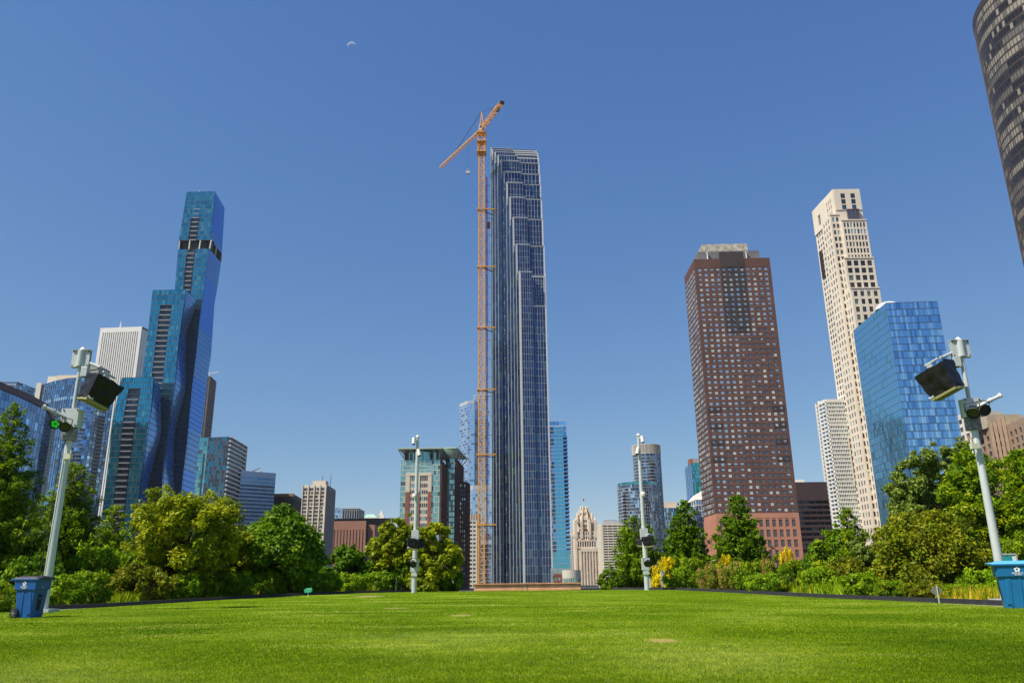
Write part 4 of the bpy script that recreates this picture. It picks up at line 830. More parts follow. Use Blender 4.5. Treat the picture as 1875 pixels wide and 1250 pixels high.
# ---- 33 white apartment building, 34 tan stepped building
b = Bld('white_apartment_building', 'white apartment building with square windows behind the right light post'); wa = paint('warm_white_masonry', (.70, .64, .55), .8, var=.04)
b.corners([(1752, 762, None), (1772, 752, 470), (1834, 753, None)], 1); A, K, R_ = b.front; b.solid(b.foot, ZB, b.H, wa, wa)
b.facade(A, K, ZB, b.H, 2, 20, .3, .45, .5, wa, [(gK, 2), (gK2, 2)], ml=.6, mr=.6, mt=2, sheet=False); b.facade(K, R_, ZB, b.H, 6, 20, .55, .5, .5, wa, [(gK, 2), (inner, 2)], mt=2, sheet=False)
q1, q2 = V2(at(1783, 741, 474)), V2(at(1803, 741, 474)); b.W.box(q1.x, q2.x, q1.y, q1.y + 10, b.H, at(1790, 733, 474).z, wa); b.finish()
b = Bld('tan_stepped_building', 'tan stone building with stepped pilasters and dark windows above the right hand trees'); tn = paint('tan_stone', (.34, .235, .155), .85, var=.08)
b.corners([(1776, 803, None), (1813, 782, None), (1845, 778, 380), (1900, 752, None), (1990, 720, None)], 2); f = b.front; b.foot = f + [f[-1] * 1.1, f[0] * 1.1]; b.solid(b.foot, ZB, b.H, tn, tn)
for P, Q, c in ((f[0], f[1], 4), (f[1], f[2], 3), (f[2], f[3], 6), (f[3], f[4], 8)): b.facade(P, Q, ZB, b.H, c, 19, .5, .38, .5, tn, [(gK, 3), (inner, 2)], ml=.6, mr=.6, mt=3, sheet=False)
for P, Q in ((f[0], f[1]), (f[1], f[2])):
    uu = (Q - P).normalized(); nn = Vector((uu.y, -uu.x)); L = (Q - P).length
    for k in range(4): b.W.fbox(P, uu, nn, L * k / 4, L * k / 4 + 1.4, .5, 1.1, ZB, b.H + 1.5 + k, tn)
q = f[2]; b.W.box(q.x - 6, q.x + 12, q.y + 6, q.y + 22, b.H, b.H + 6.5, paint('pale_tan_stone', (.42, .34, .24), .8)); b.finish()
# ---- 35 dark curved tower, top right
b = Bld('dark_curved_tower', 'dark bronze curved apartment tower with cream blinds rising out of the top right corner')
Yd = 360; Hd = at(1777, 22, Yd).z + 16.0; R0 = 50.0
tl = at(1776.5, 21, Yd); c = Vector((tl.x + R0 * math.cos(.25) * 1.0, tl.y + 6)); 
# slide the circle until its left silhouette meets the photographed edge
for _ in range(20):
    mn = min((proj((c.x + R0 * math.cos(a), c.y + R0 * math.sin(a), Hd - 20)) for a in np.linspace(0, 6.283, 240)), key=lambda q: q[0]); tgt = 885 + (1776 - 885) * (mn[1] + 4139) / (20 + 4139); c.x += (tgt - mn[0]) * Yd / F_PX
b.foot = [(c.x, c.y)]; nseg = 72; NRd = 66; mcol = paint('bronze_mullion', (.075, .055, .042), .45, .4, var=.1); par = 4
pts = [Vector((c.x + R0 * math.cos(a), c.y + R0 * math.sin(a))) for a in [math.pi * .75 + 2 * math.pi * i / nseg for i in range(nseg)]]
b.W.prism([tuple(p) for p in pts], ZB, Hd, dark, grey); ch = (Hd - par - ZB) / NRd
band = RNG.random((NRd, 12))
gB = glass('brown_black_glass', (.022, .019, .017), .25); gB2 = glass('bronze_glass', (.05, .045, .04), .4); blg = paint('tan_blind', (.25, .22, .17), .6, var=.1); blg2 = paint('grey_blind', (.12, .11, .095), .6, var=.1)
for i in range(int(nseg * .62)):
    P, Q = pts[i], pts[(i + 1) % nseg]
    def kd(a, j, m, i=i):
        r = RNG.random(); bb = band[j, (i // 5) % 12]
        if bb < .33: return (blg if r < .75 else blg2)
        if bb < .45: return blg2
        return gB if r < .78 else (gB2 if r < .93 else blg)
    b.facade(P, Q, ZB, Hd - par, 2, NRd, .10, .26, .22, mcol, [(gK, 1)], kindfn=kd, spd=.10)
    uu = (Q - P).normalized(); nn = Vector((uu.y, -uu.x)); b.W.fbox(P, uu, nn, 0, (Q - P).length, 0, .3, Hd - par, Hd, mcol)
b.finish()
# ================================================================ CRANE AND PARK OBJECTS
ora = paint('crane_orange', (.74, .36, .045), .5, var=.08); red_ = paint('hoist_red', (.30, .05, .05), .5)
Yc = 424; zc_top = at(881, 262, Yc).z; xm = edge_pt([(881.5, 262), (881.5, 1065)], Yc, 40).x
root = thing('tower_crane', 'orange lattice tower crane standing tall against the central skyscraper', 'crane', (xm, Yc, ZB))
def lattice(mb, p, q, w, nb, mat, t=.3, tri=False, up=Vector((0, 0, 1)), pb=1):
    p, q = Vector(p), Vector(q); d = (q - p).normalized(); up = up if abs(d.dot(up)) < .9 else Vector((0, 1, 0)); a = d.cross(up).normalized(); c = a.cross(d).normalized()
    offs = [a * w / 2 - c * w / 2, -a * w / 2 - c * w / 2, c * w * .5] if tri else [a * w / 2 - c * w / 2, -a * w / 2 - c * w / 2, -a * w / 2 + c * w / 2, a * w / 2 + c * w / 2]
    for o in offs: mb.bar(p + o, q + o, t, mat)
    for i in range(nb):
        s0, s1 = p.lerp(q, i / nb), p.lerp(q, (i + 1) / nb)
        for k in range(len(offs)):
            o0, o1 = offs[k], offs[(k + 1) % len(offs)]
            mb.bar(s0 + (o0 if i % 2 else o1), s1 + (o1 if i % 2 else o0), t * .55, mat); mb.bar(s0 + o0, s0 + o1, t * .5, mat)
mb = MB(); lattice(mb, (xm, Yc, ZB), (xm, Yc, zc_top), 3.0, 62, ora, .58); lattice(mb, (xm, Yc, at(881, 285, Yc).z), (xm, Yc, at(881, 246, Yc).z), 4.3, 3, ora, .4)
for py in (246, 262, 281): z = at(881, py, Yc).z; mb.box(xm - 2.9, xm + 2.9, Yc - 2.9, Yc + 2.9, z, z + .35, ora)
mb.build('mast', root)
zj = at(881, 236, Yc).z; Pm = Vector((xm, Yc, zj)); tip = Vector(atz(806, 306, zj)); d = (tip - Pm); d.z = 0; print('JIB', d.length, tip)
if d.length > 75: d = d * (75 / d.length)
cj = Vector(atz(920, 187, zj)); print('CJIB', (cj - Pm).length)
mb = MB(); lattice(mb, Pm + d.normalized() * 1.5, tip, 1.9, 26, ora, .25, tri=True); mb.build('jib', root)
mb = MB(); e = (cj - Pm); lattice(mb, Pm, cj, 2.0, 10, ora, .32); 
dd = e.normalized(); mb.bar(cj - dd * 1.6, cj, 2.6, bronze, 1.6); mb.bar(cj - dd * 9, cj - dd * 5.5, 3.0, ora, 1.0); mb.bar(cj - dd * 8 - Vector((0, 0, 1)), cj - dd * 5.5 - Vector((0, 0, 1)), 2, grey, 1.8); mb.build('counter_jib', root)
top = Vector((xm, Yc, at(881, 205, Yc).z)); mb = MB()
for sx, sy in ((-1, -1), (1, -1), (1, 1), (-1, 1)): mb.bar(Pm + Vector((sx * 1.2, sy * 1.2, 0)), top, .35, ora)
for f in (.25, .5, .75): r_ = 1.2 * (1 - f) * 1; q = Pm.lerp(top, f); mb.box(q.x - r_, q.x + r_, q.y - r_, q.y + r_, q.z, q.z + .25, ora)
mb.build('apex_frame', root)
mb = MB(); mb.bar(Pm + Vector((-.4, -1.6, -1.8)), Pm + Vector((-.4, -1.6, 1.0)), 2.2, white, 2.2); mb.bar(Pm + Vector((-.4, -2.72, -1.0)), Pm + Vector((-.4, -2.72, .6)), 1.5, gK2, .1); mb.build('cab', root)
mb = MB(); mb.bar(top, Pm.lerp(tip, .62) + Vector((0, 0, 1)), .22, bronze); mb.bar(top, Pm.lerp(cj, .8) + Vector((0, 0, 1)), .18, bronze); mb.build('pendant_cable', root)
hk = Pm.lerp(tip, .30); w_ = at(857, 315, hk.y)
for _ in range(20):
    pj = proj(hk); hk = hk + (tip - Pm) * ((pj[0] - 857) / F_PX * -0.0)
    f = (Pm.x - at(857, 262, hk.y).x) / (Pm.x - tip.x); hk = Pm.lerp(tip, min(max(f, .05), .9))
hz = edge_pt([(857, 310), (857, 320)], hk.y, hk.z - 20); hookz = at(857, 315, hk.y).z
mb = MB(); mb.bar((hk.x, hk.y, hookz + 1), (hk.x, hk.y, hk.z), .10, bronze); mb.build('hoist_cable', root)
mb = MB(); mb.box(hk.x - 1.3, hk.x + 1.3, hk.y - .6, hk.y + .6, hookz - 1.2, hookz + .4, lgrey); mb.box(hk.x - .4, hk.x + .4, hk.y - .3, hk.y + .3, hookz + .4, hookz + 2.4, grey); mb.build('hook_block', root)
for py in (385, 490, 601, 714, 833, 961):
    z = at(881, py, Yc).z; m_ = MB()
    for s in (-1, 1): m_.bar((xm - 2.6, Yc + s * 2.0, z), (xm + 2.6, Yc + s * 2.0, z), .5, ora); m_.bar((xm + s * 2.2, Yc - 2.2, z + .1), (xm + s * 2.2, Yc + 2.2, z + .1), .5, ora)
    m_.bar((xm + 2, Yc - 1.6, z), (xm + 8.0, Yc - .6, z + .3), .7, ora); m_.bar((xm + 2, Yc + 1.6, z - .2), (xm + 6.6, Yc + 5.5, z - .4), .4, bronze); m_.bar((xm + 7.4, Yc - .6, z + .3), (xm + 7.6, Yc + 4, z + .3), .5, ora); m_.build('wall_tie', root)
z1 = at(891, 318, Yc).z; mb = MB(); lattice(mb, (xm + 2.9, Yc + 4, ZB), (xm + 2.9, Yc + 4, z1), .8, 90, red_, .26)
r2 = thing('construction_hoist', 'thin dark red hoist mast with a small lift car beside the orange crane', 'hoist', (xm + 2.9, Yc + 4, ZB)); mb.build('hoist_mast', r2)
mb = MB(); z = at(891, 412, Yc).z; mb.box(xm + 3.3, xm + 5.0, Yc + 3, Yc + 5, z, z + 3.2, red_); mb.box(xm + 3.5, xm + 4.8, Yc + 2.95, Yc + 3, z + .6, z + 2.6, gK2); mb.box(xm + 3.4, xm + 4.9, Yc + 3.1, Yc + 4.9, z + 3.2, z + 4.0, lgrey); mb.build('lift_car', r2)
for k in range(22): mb = MB(); z = ZB + (z1 - ZB) * (k + .5) / 22; mb.bar((xm + 2.9, Yc + 4, z), (xm + 5.6, Yc + 5.5, z), .16, red_); mb.build('hoist_tie', r2)
# ---------------------------------------------------------------- park furniture
pole_m = paint('pale_grey_green_paint', (.53, .555, .53), .38, .1, var=.035, scale=2.5); tarp = paint('black_tarpaulin', (.011, .010, .010), .45, var=.35, scale=6, spec=.3); olive = paint('olive_speaker_base', (.26, .25, .10), .7); blk = paint('matt_black', (.012, .012, .013), .5); bolt = paint('dark_bolt', (.05, .05, .045), .5, .5); stain = paint('rust_streaks', (.22, .21, .20), .5, .3, var=.4, scale=9)
def add_at(o, x, y, z, rz=0):
    o.location = (x, y, z); o.rotation_euler = (0, 0, rz); return o
def tarp_speaker(label, loc, yaw, pitch_, roll, s=1.0, flip=1):
    """speaker cabinet under a tarpaulin: wedge with soft creased cover, olive underside"""
    r = thing('loudspeaker', label, 'loudspeaker', (0, 0, 0)); me = MB()
    # grid surface: wedge box subdivided
    bm = bmesh.new(); bmesh.ops.create_cube(bm, size=1)
    for v in bm.verts:
        v.co.x *= .98 * (1.0 if v.co.z > 0 else .82); v.co.y *= .66 * (1 if v.co.z > 0 else .9); v.co.z *= .80
        if v.co.z < 0 and v.co.y < 0: v.co.y += .05
    bmesh.ops.subdivide_edges(bm, edges=bm.edges[:], cuts=14, use_grid_fill=True)
    rs = random.Random(3)
    for v in bm.verts:
        x, y, z = v.co
        d_ = .012 * math.sin(9 * x + 4 * z + 1) + .010 * math.sin(17 * z + 7 * y) + .008 * math.sin(13 * x - 15 * z) + .006 * math.sin(31 * x + 11 * y)
        sag = .022 * math.exp(-((x - .12 + .2 * z) ** 2) / .004)
        n_ = Vector((x / .5, y / .33, z / .4)); n_ = n_ / max(abs(n_.x), abs(n_.y), abs(n_.z)); n_.normalize()
        v.co += n_ * (d_ + sag) * (1 if z > -.38 else .3)
        if z < -.33: v.co.x += .02 * math.sin(20 * y) ; v.co.y += .02 * math.sin(18 * x)
    m = bpy.data.meshes.new('tarpaulin_cover'); bm.to_mesh(m); bm.free(); m.materials.append(tarp); m.polygons.foreach_set('use_smooth', [True] * len(m.polygons))
    o = bpy.data.objects.new('tarpaulin_cover', m); C.objects.link(o); o.parent = r
    md = o.modifiers.new('es', 'EDGE_SPLIT'); md.split_angle = math.radians(45)
    b2 = MB(); b2.box(-.40, .40, -.27, .28, -.47, -.405, olive); b2.box(-.41, .41, -.02, .03, -.475, -.466, blk); o2 = b2.build('base_panel', r)
    b3 = MB(); b3.bar((-.06, 0, .40), (-.06, 0, .56), .16, lgrey, .05); b3.bar((-.06, -.1, .42), (-.06, .1, .42), .1, lgrey, .06); b3.tube([(-.2, .05, .60), (.25, .05, .60)], .035, pole_m); b3.build('hanging_bracket', r)
    b4 = MB(); b4.tube([(-.42, -.30, -.36), (-.36, -.36, -.40), (-.25, -.33, -.38)], .03, lgrey, n=6); b4.tube([(-.3, .1, .38), (-.42, .0, .42), (-.36, -.15, .40)], .035, tarp, n=6); b4.build('tie_strap', r)
    r.scale = (s, s, s); r.location = loc; r.rotation_euler = (Matrix.Rotation(roll, 3, 'Y') @ Matrix.Rotation(pitch_, 3, 'X') @ Matrix.Rotation(yaw, 3, 'Z')).to_euler(); return r
def flood(label, loc, aim, lens, s=1.0):
    r = thing('stage_floodlight', label, 'floodlight', loc); q = Vector(aim).normalized(); rot = q.to_track_quat('Z', 'Y')
    def put(mb, nm, **k): o = mb.build(nm, None, **k); o.parent = r; o.rotation_euler = rot.to_euler(); o.scale = (s, s, s); return o
    m_ = MB(); m_.tube([(0, 0, -.26), (0, 0, -.2), (0, 0, 0), (0, 0, .12), (0, 0, .14)], [.06, .13, .17, .20, .205], blk, n=20, caps=False); m_.tube([(0, 0, -.27), (0, 0, -.26)], [.055, .06], blk, n=20)
    put(m_, 'lamp_housing', smooth=True)
    m_ = MB(); m_.tube([(0, 0, .10), (0, 0, .145)], [.197, .212], grey, n=20, caps=False); put(m_, 'rim')
    m_ = MB(); m_.tube([(0, 0, .08), (0, 0, .09)], [.18, .18], lens, n=20)
    if lens.name.startswith('green'):
        for a in range(5): m_.tube([(.10 * math.cos(a * 1.257), .10 * math.sin(a * 1.257), .09), (.10 * math.cos(a * 1.257), .10 * math.sin(a * 1.257), .095)], [.045, .045], MATS['green_lamp_bright'], n=8)
    put(m_, 'lens')
    m_ = MB(); m_.bar((-.23, 0, 0), (-.23, .02, -.05), .05, blk, .03); m_.tube([(-.225, 0, .02), (-.23, .28, -.05), (0, .33, -.05), (.23, .28, -.05), (.225, 0, .02)], .018, blk, n=6); put(m_, 'yoke'); return r
paint('green_lamp_bright', (.0, .4, .02), .3, emit=((.01, .6, .03), .55)); glens = paint('green_lens', (.0, .16, .01), .25, emit=((.0, .16, .01), .2)); dlens = glass('dark_lens', (.03, .035, .036), .3)
def near_pole(x, Y, s, label, sc):
    """s=+1: loudspeaker on the right of the post, -1: on the left"""
    g = gz(x, Y); ZL = lambda py: .9 + (at(150, py, 25).z - .9) * sc
    r = thing('light_post', label, 'light post', (x, Y, g)); z = lambda py: ZL(py)
    m_ = MB(); m_.tube([(x, Y, g), (x, Y, z(815)), (x, Y, z(800)), (x, Y, z(795))], [.130, .097, .09, .065], pole_m, n=24); m_.box(x - .33, x + .33, Y - .3, Y + .3, g, g + .13, lgrey); m_.tube([(x, Y, z(797)), (x, Y, z(640))], .064, pole_m, n=20); m_.build('mast', r, smooth=True)
    m_ = MB(); m_.tube([(x, Y, z(643)), (x, Y, z(640)), (x, Y, z(635.5))], [.12, .10, .03], white, n=16); m_.build('cap', r, smooth=True)
    def clamp(c0, c1, hw, nm, xo=0):
        m_ = MB(); m_.box(x + xo - hw, x + xo + hw, Y - .06, Y - .035, c1, c0, pole_m); m_.box(x + xo - hw, x + xo + hw, Y + .035, Y + .06, c1, c0, pole_m)
        m_.tube([(x, Y - .04, c1 + .01), (x, Y - .04, c0 - .01)], .115, pole_m, n=20)
        for sx in (-1, 1):
            for zz_ in (c0 - .045, c1 + .045): m_.tube([(x + xo + sx * (hw - .045), Y - .085, zz_), (x + xo + sx * (hw - .045), Y + .08, zz_)], .022, bolt, n=8)
        m_.box(x + xo - hw, x + xo + hw, Y - .12, Y + .08, c0, c0 + .015, pole_m); m_.box(x + xo - hw, x + xo + hw, Y - .12, Y + .08, c1 - .015, c1, pole_m)
        return m_.build(nm, r, bevel=0)
    clamp(z(642), z(672), .29, 'clamp_plate'); 
    m_ = MB(); c0, c1, hw = z(749), z(783), .28; m_.box(x - hw - .02 * s, x + hw - .02 * s, Y - .16, Y - .13, c1, c0, pole_m); m_.box(x - hw, x + hw, Y + .10, Y + .13, c1, c0, pole_m); m_.box(x - hw + .03, x + hw - .03, Y - .13, Y + .10, c1 + .01, c0 - .01, pole_m)
    for sx in (-1, 1):
        for zz_ in (c0 - .05, c1 + .05): m_.tube([(x + sx * (hw - .06), Y - .19, zz_), (x + sx * (hw - .06), Y - .15, zz_)], .024, bolt, n=8)
    m_.build('clamp_plate', r)
    m_ = MB(); m_.box(x - .20, x + .17, Y - .14, Y + .16, z(806), z(784), stain); m_.build('junction_box', r, bevel=.01)
    m_ = MB(); m_.box(x + s * .20 - .10, x + s * .20 + .10, Y - .12, Y + .10, z(690), z(673), pole_m); m_.box(x + s * .20 - .09, x + s * .20 + .09, Y - .11, Y + .09, z(690.6), z(690), olive); m_.build('junction_box', r, bevel=.01)
    m_ = MB(); m_.tube([(x + s * .28, Y, z(664)), (x + s * .62, Y - .05, z(672)), (x + s * .72, Y - .08, z(673))], .045, pole_m, n=12); m_.tube([(x + s * .40, Y - .1, z(679)), (x + s * .68, Y - .12, z(677))], .03, bolt, n=8); m_.build('speaker_arm', r)
    m_ = MB(); m_.tube([(x - s * .06, Y - .2, z(779)), (x - s * .08, Y - .3, z(766)), (x - s * .38, Y - .42, z(757)), (x - s * .66, Y - .55, z(750))], .055, pole_m, n=12); m_.tube([(x - s * .62, Y - .53, z(751)), (x - s * .68, Y - .56, z(749))], .075, white, n=12); m_.tube([(x - s * .36, Y - .41, z(757.5)), (x - s * .42, Y - .44, z(756))], .075, lgrey, n=12); m_.build('light_arm', r)
    bx = x + (s * .16 if s > 0 else -.22); m_ = MB(); m_.box(bx - .11, bx + .11, Y - .28, Y - .14, z(842), z(832), paint('cream_plastic', (.60, .58, .42), .4)); m_.box(x - .03, x + .03, Y - .15, Y - .08, z(840), z(834), lgrey)
    for sx in (-.07, .07): m_.tube([(bx + sx, Y - .2, z(832)), (bx + sx, Y - .2, z(824))], .018, white, n=8); m_.tube([(bx + sx, Y - .2, z(850)), (bx + sx, Y - .2, z(842))], .018, white, n=8)
    m_.build('wireless_box', r)
    if s > 0:
        m_ = MB(); m_.tube([(x + .02, Y - .19, z(806)), (x - .12, Y - .17, z(830)), (x - .14, Y - .17, z(980)), (x - .16, Y - .18, z(1060))], .016, bolt, n=6); m_.build('cable', r)
    return z
xl = at(123, 828, 25).x; xr_ = at(1787, 800, 24.3).x
z = near_pole(xl, 25, 1, 'tall pale grey light post behind the black lidded blue bin on the left', 1.0)
tarp_speaker('black covered loudspeaker hanging on the left near post above the green floodlight', (at(183, 716, 24.8).x, 24.8, at(183, 716, 24.8).z), math.radians(58), math.radians(-9), math.radians(17), 1.02)
flood('round stage floodlight with a glowing green lens on the left near post', at(103, 775, 24.4), (.10, -1, -.42), glens, .78)
flood('unlit black stage floodlight tucked beside the green one on the left near post', at(119, 780, 24.5), (.62, -1, -.55), dlens, .78)
z = near_pole(xr_, 24.3, -1, 'tall pale grey light post behind the light blue lidded bin on the right', 24.3 / 25)
tarp_speaker('black covered loudspeaker hanging on the right near post before the blue glass block', (at(1722, 696, 24.1).x, 24.1, at(1722, 696, 24.1).z), math.radians(-58), math.radians(-9), math.radians(-17), 1.06, -1)
flood('unlit round stage floodlight facing out on the right near post', at(1800, 750, 23.7), (-.05, -1, -.35), dlens, .85)
flood('unlit stage floodlight turned downward on the right near post', at(1782, 753, 23.8), (-.55, -.8, -.75), dlens, .9)
# far posts
def far_pole(pxt, pyt, pxb, pyb, Y, s, label, spk):
    pb = at(pxb, pyb, Y); x = pb.x; g = gz(x, Y); zt = edge_pt([(pxt, pyt), (pxb, pyb)], Y, 11).z; zt = at(pxt, pyt, Y).z; Zp = lambda py: at(pxt + (pxb - pxt) * (py - pyt) / (pyb - pyt), py, Y).z
    r = thing('light_post', label, 'light post', (x, Y, g)); m_ = MB(); m_.tube([(x, Y, g), (x, Y, Zp(1000)), (x, Y, Zp(960)), (x, Y, Zp(860)), (x, Y, zt)], [.14, .13, .11, .10, .075], pole_m, n=20); m_.build('mast', r, smooth=True)
    m_ = MB(); m_.tube([(x, Y, zt), (x, Y, zt + .12)], [.12, .05], white, n=12); m_.build('cap', r)
    def cam_(py, sx, a): m_ = MB(); z_ = Zp(py); m_.tube([(x, Y, z_ + .15), (x + sx * .18, Y - .15, z_ + .12)], .04, pole_m, n=8); m_.tube([(x + sx * .2, Y - .12, z_ + .22), (x + sx * .2 + a * .1, Y - .22, z_ - .15)], .10, white, n=12); m_.tube([(x + sx * .2 + a * .1, Y - .22, z_ - .15), (x + sx * .2 + a * .105, Y - .225, z_ - .17)], .09, blk, n=12); m_.build('security_camera', r)
    cam_(pyt + 9, s, 0); cam_(pyt + 30, -s * .3, -s)
    m_ = MB(); z_ = Zp(pyt + 109); m_.tube([(x, Y, z_ + .1), (x + s * .06, Y - .2, z_ + .12)], .05, pole_m, n=8); m_.tube([(x + s * .06, Y - .22, z_ + .16), (x + s * .06, Y - .22, z_ + .04), (x + s * .06, Y - .22, z_ - .06), (x + s * .06, Y - .22, z_ - .1)], [.11, .14, .12, .05], white, n=14); m_.build('dome_camera', r)
    for (a, c, w, nm) in ((pyt + 170, pyt + 190, .20, 'clamp_plate'), (pyt + 224, pyt + 246, .21, 'clamp_plate'), (pyt + 247, pyt + 254, .15, 'junction_box')): m_ = MB(); m_.box(x - w, x + w, Y - .18, Y + .18, Zp(c), Zp(a), pole_m); m_.build(nm, r)
    m_ = MB(); zz_ = Zp(pyt + 268); m_.box(x + s * .12 - .05, x + s * .12 + .09, Y - .1, Y + .1, zz_ - .3, zz_ + .3, lgrey); m_.build('wireless_box', r)
    q = at(spk[0][0], spk[0][1], Y - .6); tarp_speaker(spk[0][2], q, spk[0][3], -.1, -s * .12, .66)
    q = at(spk[1][0], spk[1][1], Y + .3); tarp_speaker(spk[1][2], q, spk[1][3], -.1, s * .2, .6)
    q = at(spk[2][0], spk[2][1], Y - .45); flood(spk[2][2], q, (-s * .3, -1, -.5), dlens, .9)
far_pole(764, 800, 758, 1083, 45, -1, 'slender grey camera post in front of the yellow green tree, left of centre', [(756, 995, 'front black covered loudspeaker on the left centre camera post', .25), (767, 996, 'rear black covered loudspeaker on the left centre camera post', -1.0), (756, 1031, 'small dark floodlight low on the left centre camera post')])
far_pole(1171, 797, 1185, 1080, 45, 1, 'slender grey camera post in front of the feathery pine, right of centre', [(1187, 991, 'front black covered loudspeaker on the right centre camera post', -.25), (1175, 992, 'rear black covered loudspeaker on the right centre camera post', 1.0), (1186, 1030, 'small dark floodlight low on the right centre camera post')])
# ---------------------------------------------------------------- wheeled bins
def text_mesh(s, size, mat, ext=.002):
    cu = bpy.data.curves.new('t', 'FONT'); cu.body = s; cu.size = size; cu.extrude = ext; cu.align_x = 'CENTER'; o = bpy.data.objects.new('t', cu); C.objects.link(o)
    bpy.context.view_layer.update(); me = bpy.data.meshes.new_from_object(o.evaluated_get(bpy.context.evaluated_depsgraph_get())); bpy.data.objects.remove(o); me.materials.clear(); me.materials.append(mat); return me
wt = paint('white_print', (.8, .8, .8), .5, var=.02); tyre = paint('black_rubber', (.015, .015, .015), .7)
def bin_(label, x, y, rz, body, lidm, logo_side, scale=1, wx=1):
    g = gz(x, y) + .015; r = thing('wheeled_bin', label, 'bin', (x, y, g)); LOCAL = []
    def put(mb, nm, par=None, bev=0, sm=False): o = mb.build(nm, None, smooth=sm, bevel=bev); o.parent = par or r; return o
    H_ = 1.02; m_ = MB()
    def ringp(x0, x1, y0, y1, z_, c=.06): return [(x0 + c, y0, z_), (x1 - c, y0, z_), (x1, y0 + c, z_), (x1, y1 - c, z_), (x1 - c, y1, z_), (x0 + c, y1, z_), (x0, y1 - c, z_), (x0, y0 + c, z_)]
    lev = [ringp(-.27, .33, -.26, .26, .02), ringp(-.30, .35, -.275, .275, .30), ringp(-.35, .38, -.29, .29, .70), ringp(-.375, .395, -.30, .30, .735), ringp(-.39, .42, -.335, .335, .745), ringp(-.42, .44, -.345, .345, 1.0)]
    for a, c_ in zip(lev, lev[1:]):
        for i in range(8): m_.poly([a[i], a[(i + 1) % 8], c_[(i + 1) % 8], c_[i]], body)
    m_.poly(lev[0][::-1], body); m_.poly(lev[-1], body); bo = put(m_, 'body')
    bo.data.materials[0] = body
    # moulded ribs and front panels
    for sy in (-1, 1):
        m_ = MB()
        for (xa, xb) in ((-.05, -.02), (.16, .20)): m_.hexa([(xa + .01, sy * .255, .06), (xb, sy * .255, .06), (xb, sy * .285, .06), (xa + .01, sy * .285, .06), (xa - .02, sy * .28, .71), (xb, sy * .28, .71), (xb, sy * .305, .71), (xa - .02, sy * .305, .71)], body)
        m_.hexa([(.20, sy * .27, .10), (.30, sy * .26, .10), (.30, sy * .287, .10), (.20, sy * .29, .10), (.18, sy * .285, .66), (.24, sy * .285, .70), (.24, sy * .305, .70), (.18, sy * .31, .66)], body)
        put(m_, 'moulded_rib', bev=.01)
    m_ = MB(); m_.hexa([(.335, -.13, .2), (.352, -.13, .2), (.352, .02, .2), (.335, .02, .2), (.378, -.13, .62), (.392, -.13, .62), (.392, .02, .62), (.378, .02, .62)], paint('dark_slot', (.004, .006, .02), .6)); put(m_, 'front_slot')
    m_ = MB(); m_.box(-.47, .49, -.385, .385, .985, 1.03, body); m_.build
    put(m_, 'rim', bev=.015)
    m_ = MB(); L5 = [ringp(-.46, .48, -.38, .38, 1.032, .05), ringp(-.43, .45, -.35, .35, 1.062, .08), ringp(-.30, .34, -.24, .24, 1.105, .1)]
    for a, c_ in zip(L5, L5[1:]):
        for i in range(8): m_.poly([a[i], a[(i + 1) % 8], c_[(i + 1) % 8], c_[i]], lidm)
    m_.poly(L5[-1], lidm); lo = put(m_, 'lid')
    m_ = MB(); m_.tube([(.44, -.3, 1.05), (.52, -.3, 1.045), (.52, .3, 1.045), (.44, .3, 1.05)], .022, lidm, n=8); put(m_, 'lid_handle', lo)
    m_ = MB(); m_.tube([(-.47, -.32, .99), (-.53, -.32, 1.0), (-.53, .32, 1.0), (-.47, .32, .99)], .022, body, n=8); put(m_, 'handle')
    m_ = MB(); m_.tube([(-.30, -.33, .13), (-.30, .33, .13)], .018, bolt, n=8); put(m_, 'axle')
    for sy in (-1, 1):
        m_ = MB(); m_.tube([(-.25, sy * .275, .135), (-.25, sy * .285, .135), (-.25, sy * .345, .135), (-.25, sy * .35, .135)], [.11, .135, .135, .11], tyre, n=24); w = put(m_, 'wheel')
        m_ = MB()
        for k in range(6): an = k * math.pi / 3; m_.bar((-.25, sy * .356, .135), (-.25 + .095 * math.cos(an), sy * .356, .135 + .095 * math.sin(an)), .022, grey, .012)
        m_.tube([(-.25, sy * .345, .135), (-.25, sy * .364, .135)], .028, bolt, n=12); put(m_, 'hub', w)
    # white printed emblem: five lobed ring, lettering below
    def lg(sy):
        sx = 1 if sy < 0 else -1; m_ = MB(); cx_, cz_, rr_ = -.02, .895, .040
        for k in range(5):
            an = math.pi / 2 + k * 2 * math.pi / 5; px_, pz_ = cx_ + rr_ * math.cos(an), cz_ + rr_ * math.sin(an)
            m_.tube([(px_, sy * .345, pz_), (px_, sy * .3485, pz_)], .0235, wt, n=12)
            a2 = an + math.pi / 5; m_.bar((px_, sy * .3482, pz_), (cx_ + rr_ * math.cos(an + 2 * math.pi / 5), sy * .3482, cz_ + rr_ * math.sin(an + 2 * math.pi / 5)), .022, wt, .001)
        put(m_, 'emblem')
        for (s_, size, zz_) in (('REPUBLIC', .055, .795), ('SERVICES', .034, .765)):
            me = text_mesh(s_, size, wt); o = bpy.data.objects.new('lettering', me); C.objects.link(o); o.parent = r
            o.location = (-.02, sy * .3482, zz_); o.rotation_euler = (math.radians(90), 0, 0 if sy < 0 else math.pi)
    lg(logo_side)
    for zz_, w_ in ((.80, .07), (.50, .05)): m_ = MB(); m_.box(.43 - (.035 if zz_ > .7 else .052), .4325 - (.0 if zz_ > .7 else .05), -.04 - w_, -.04, zz_, zz_ + .02, lgrey); put(m_, 'label_plate')
    r.rotation_euler = (0, 0, rz); r.scale = (scale * wx, scale * wx, scale); return r
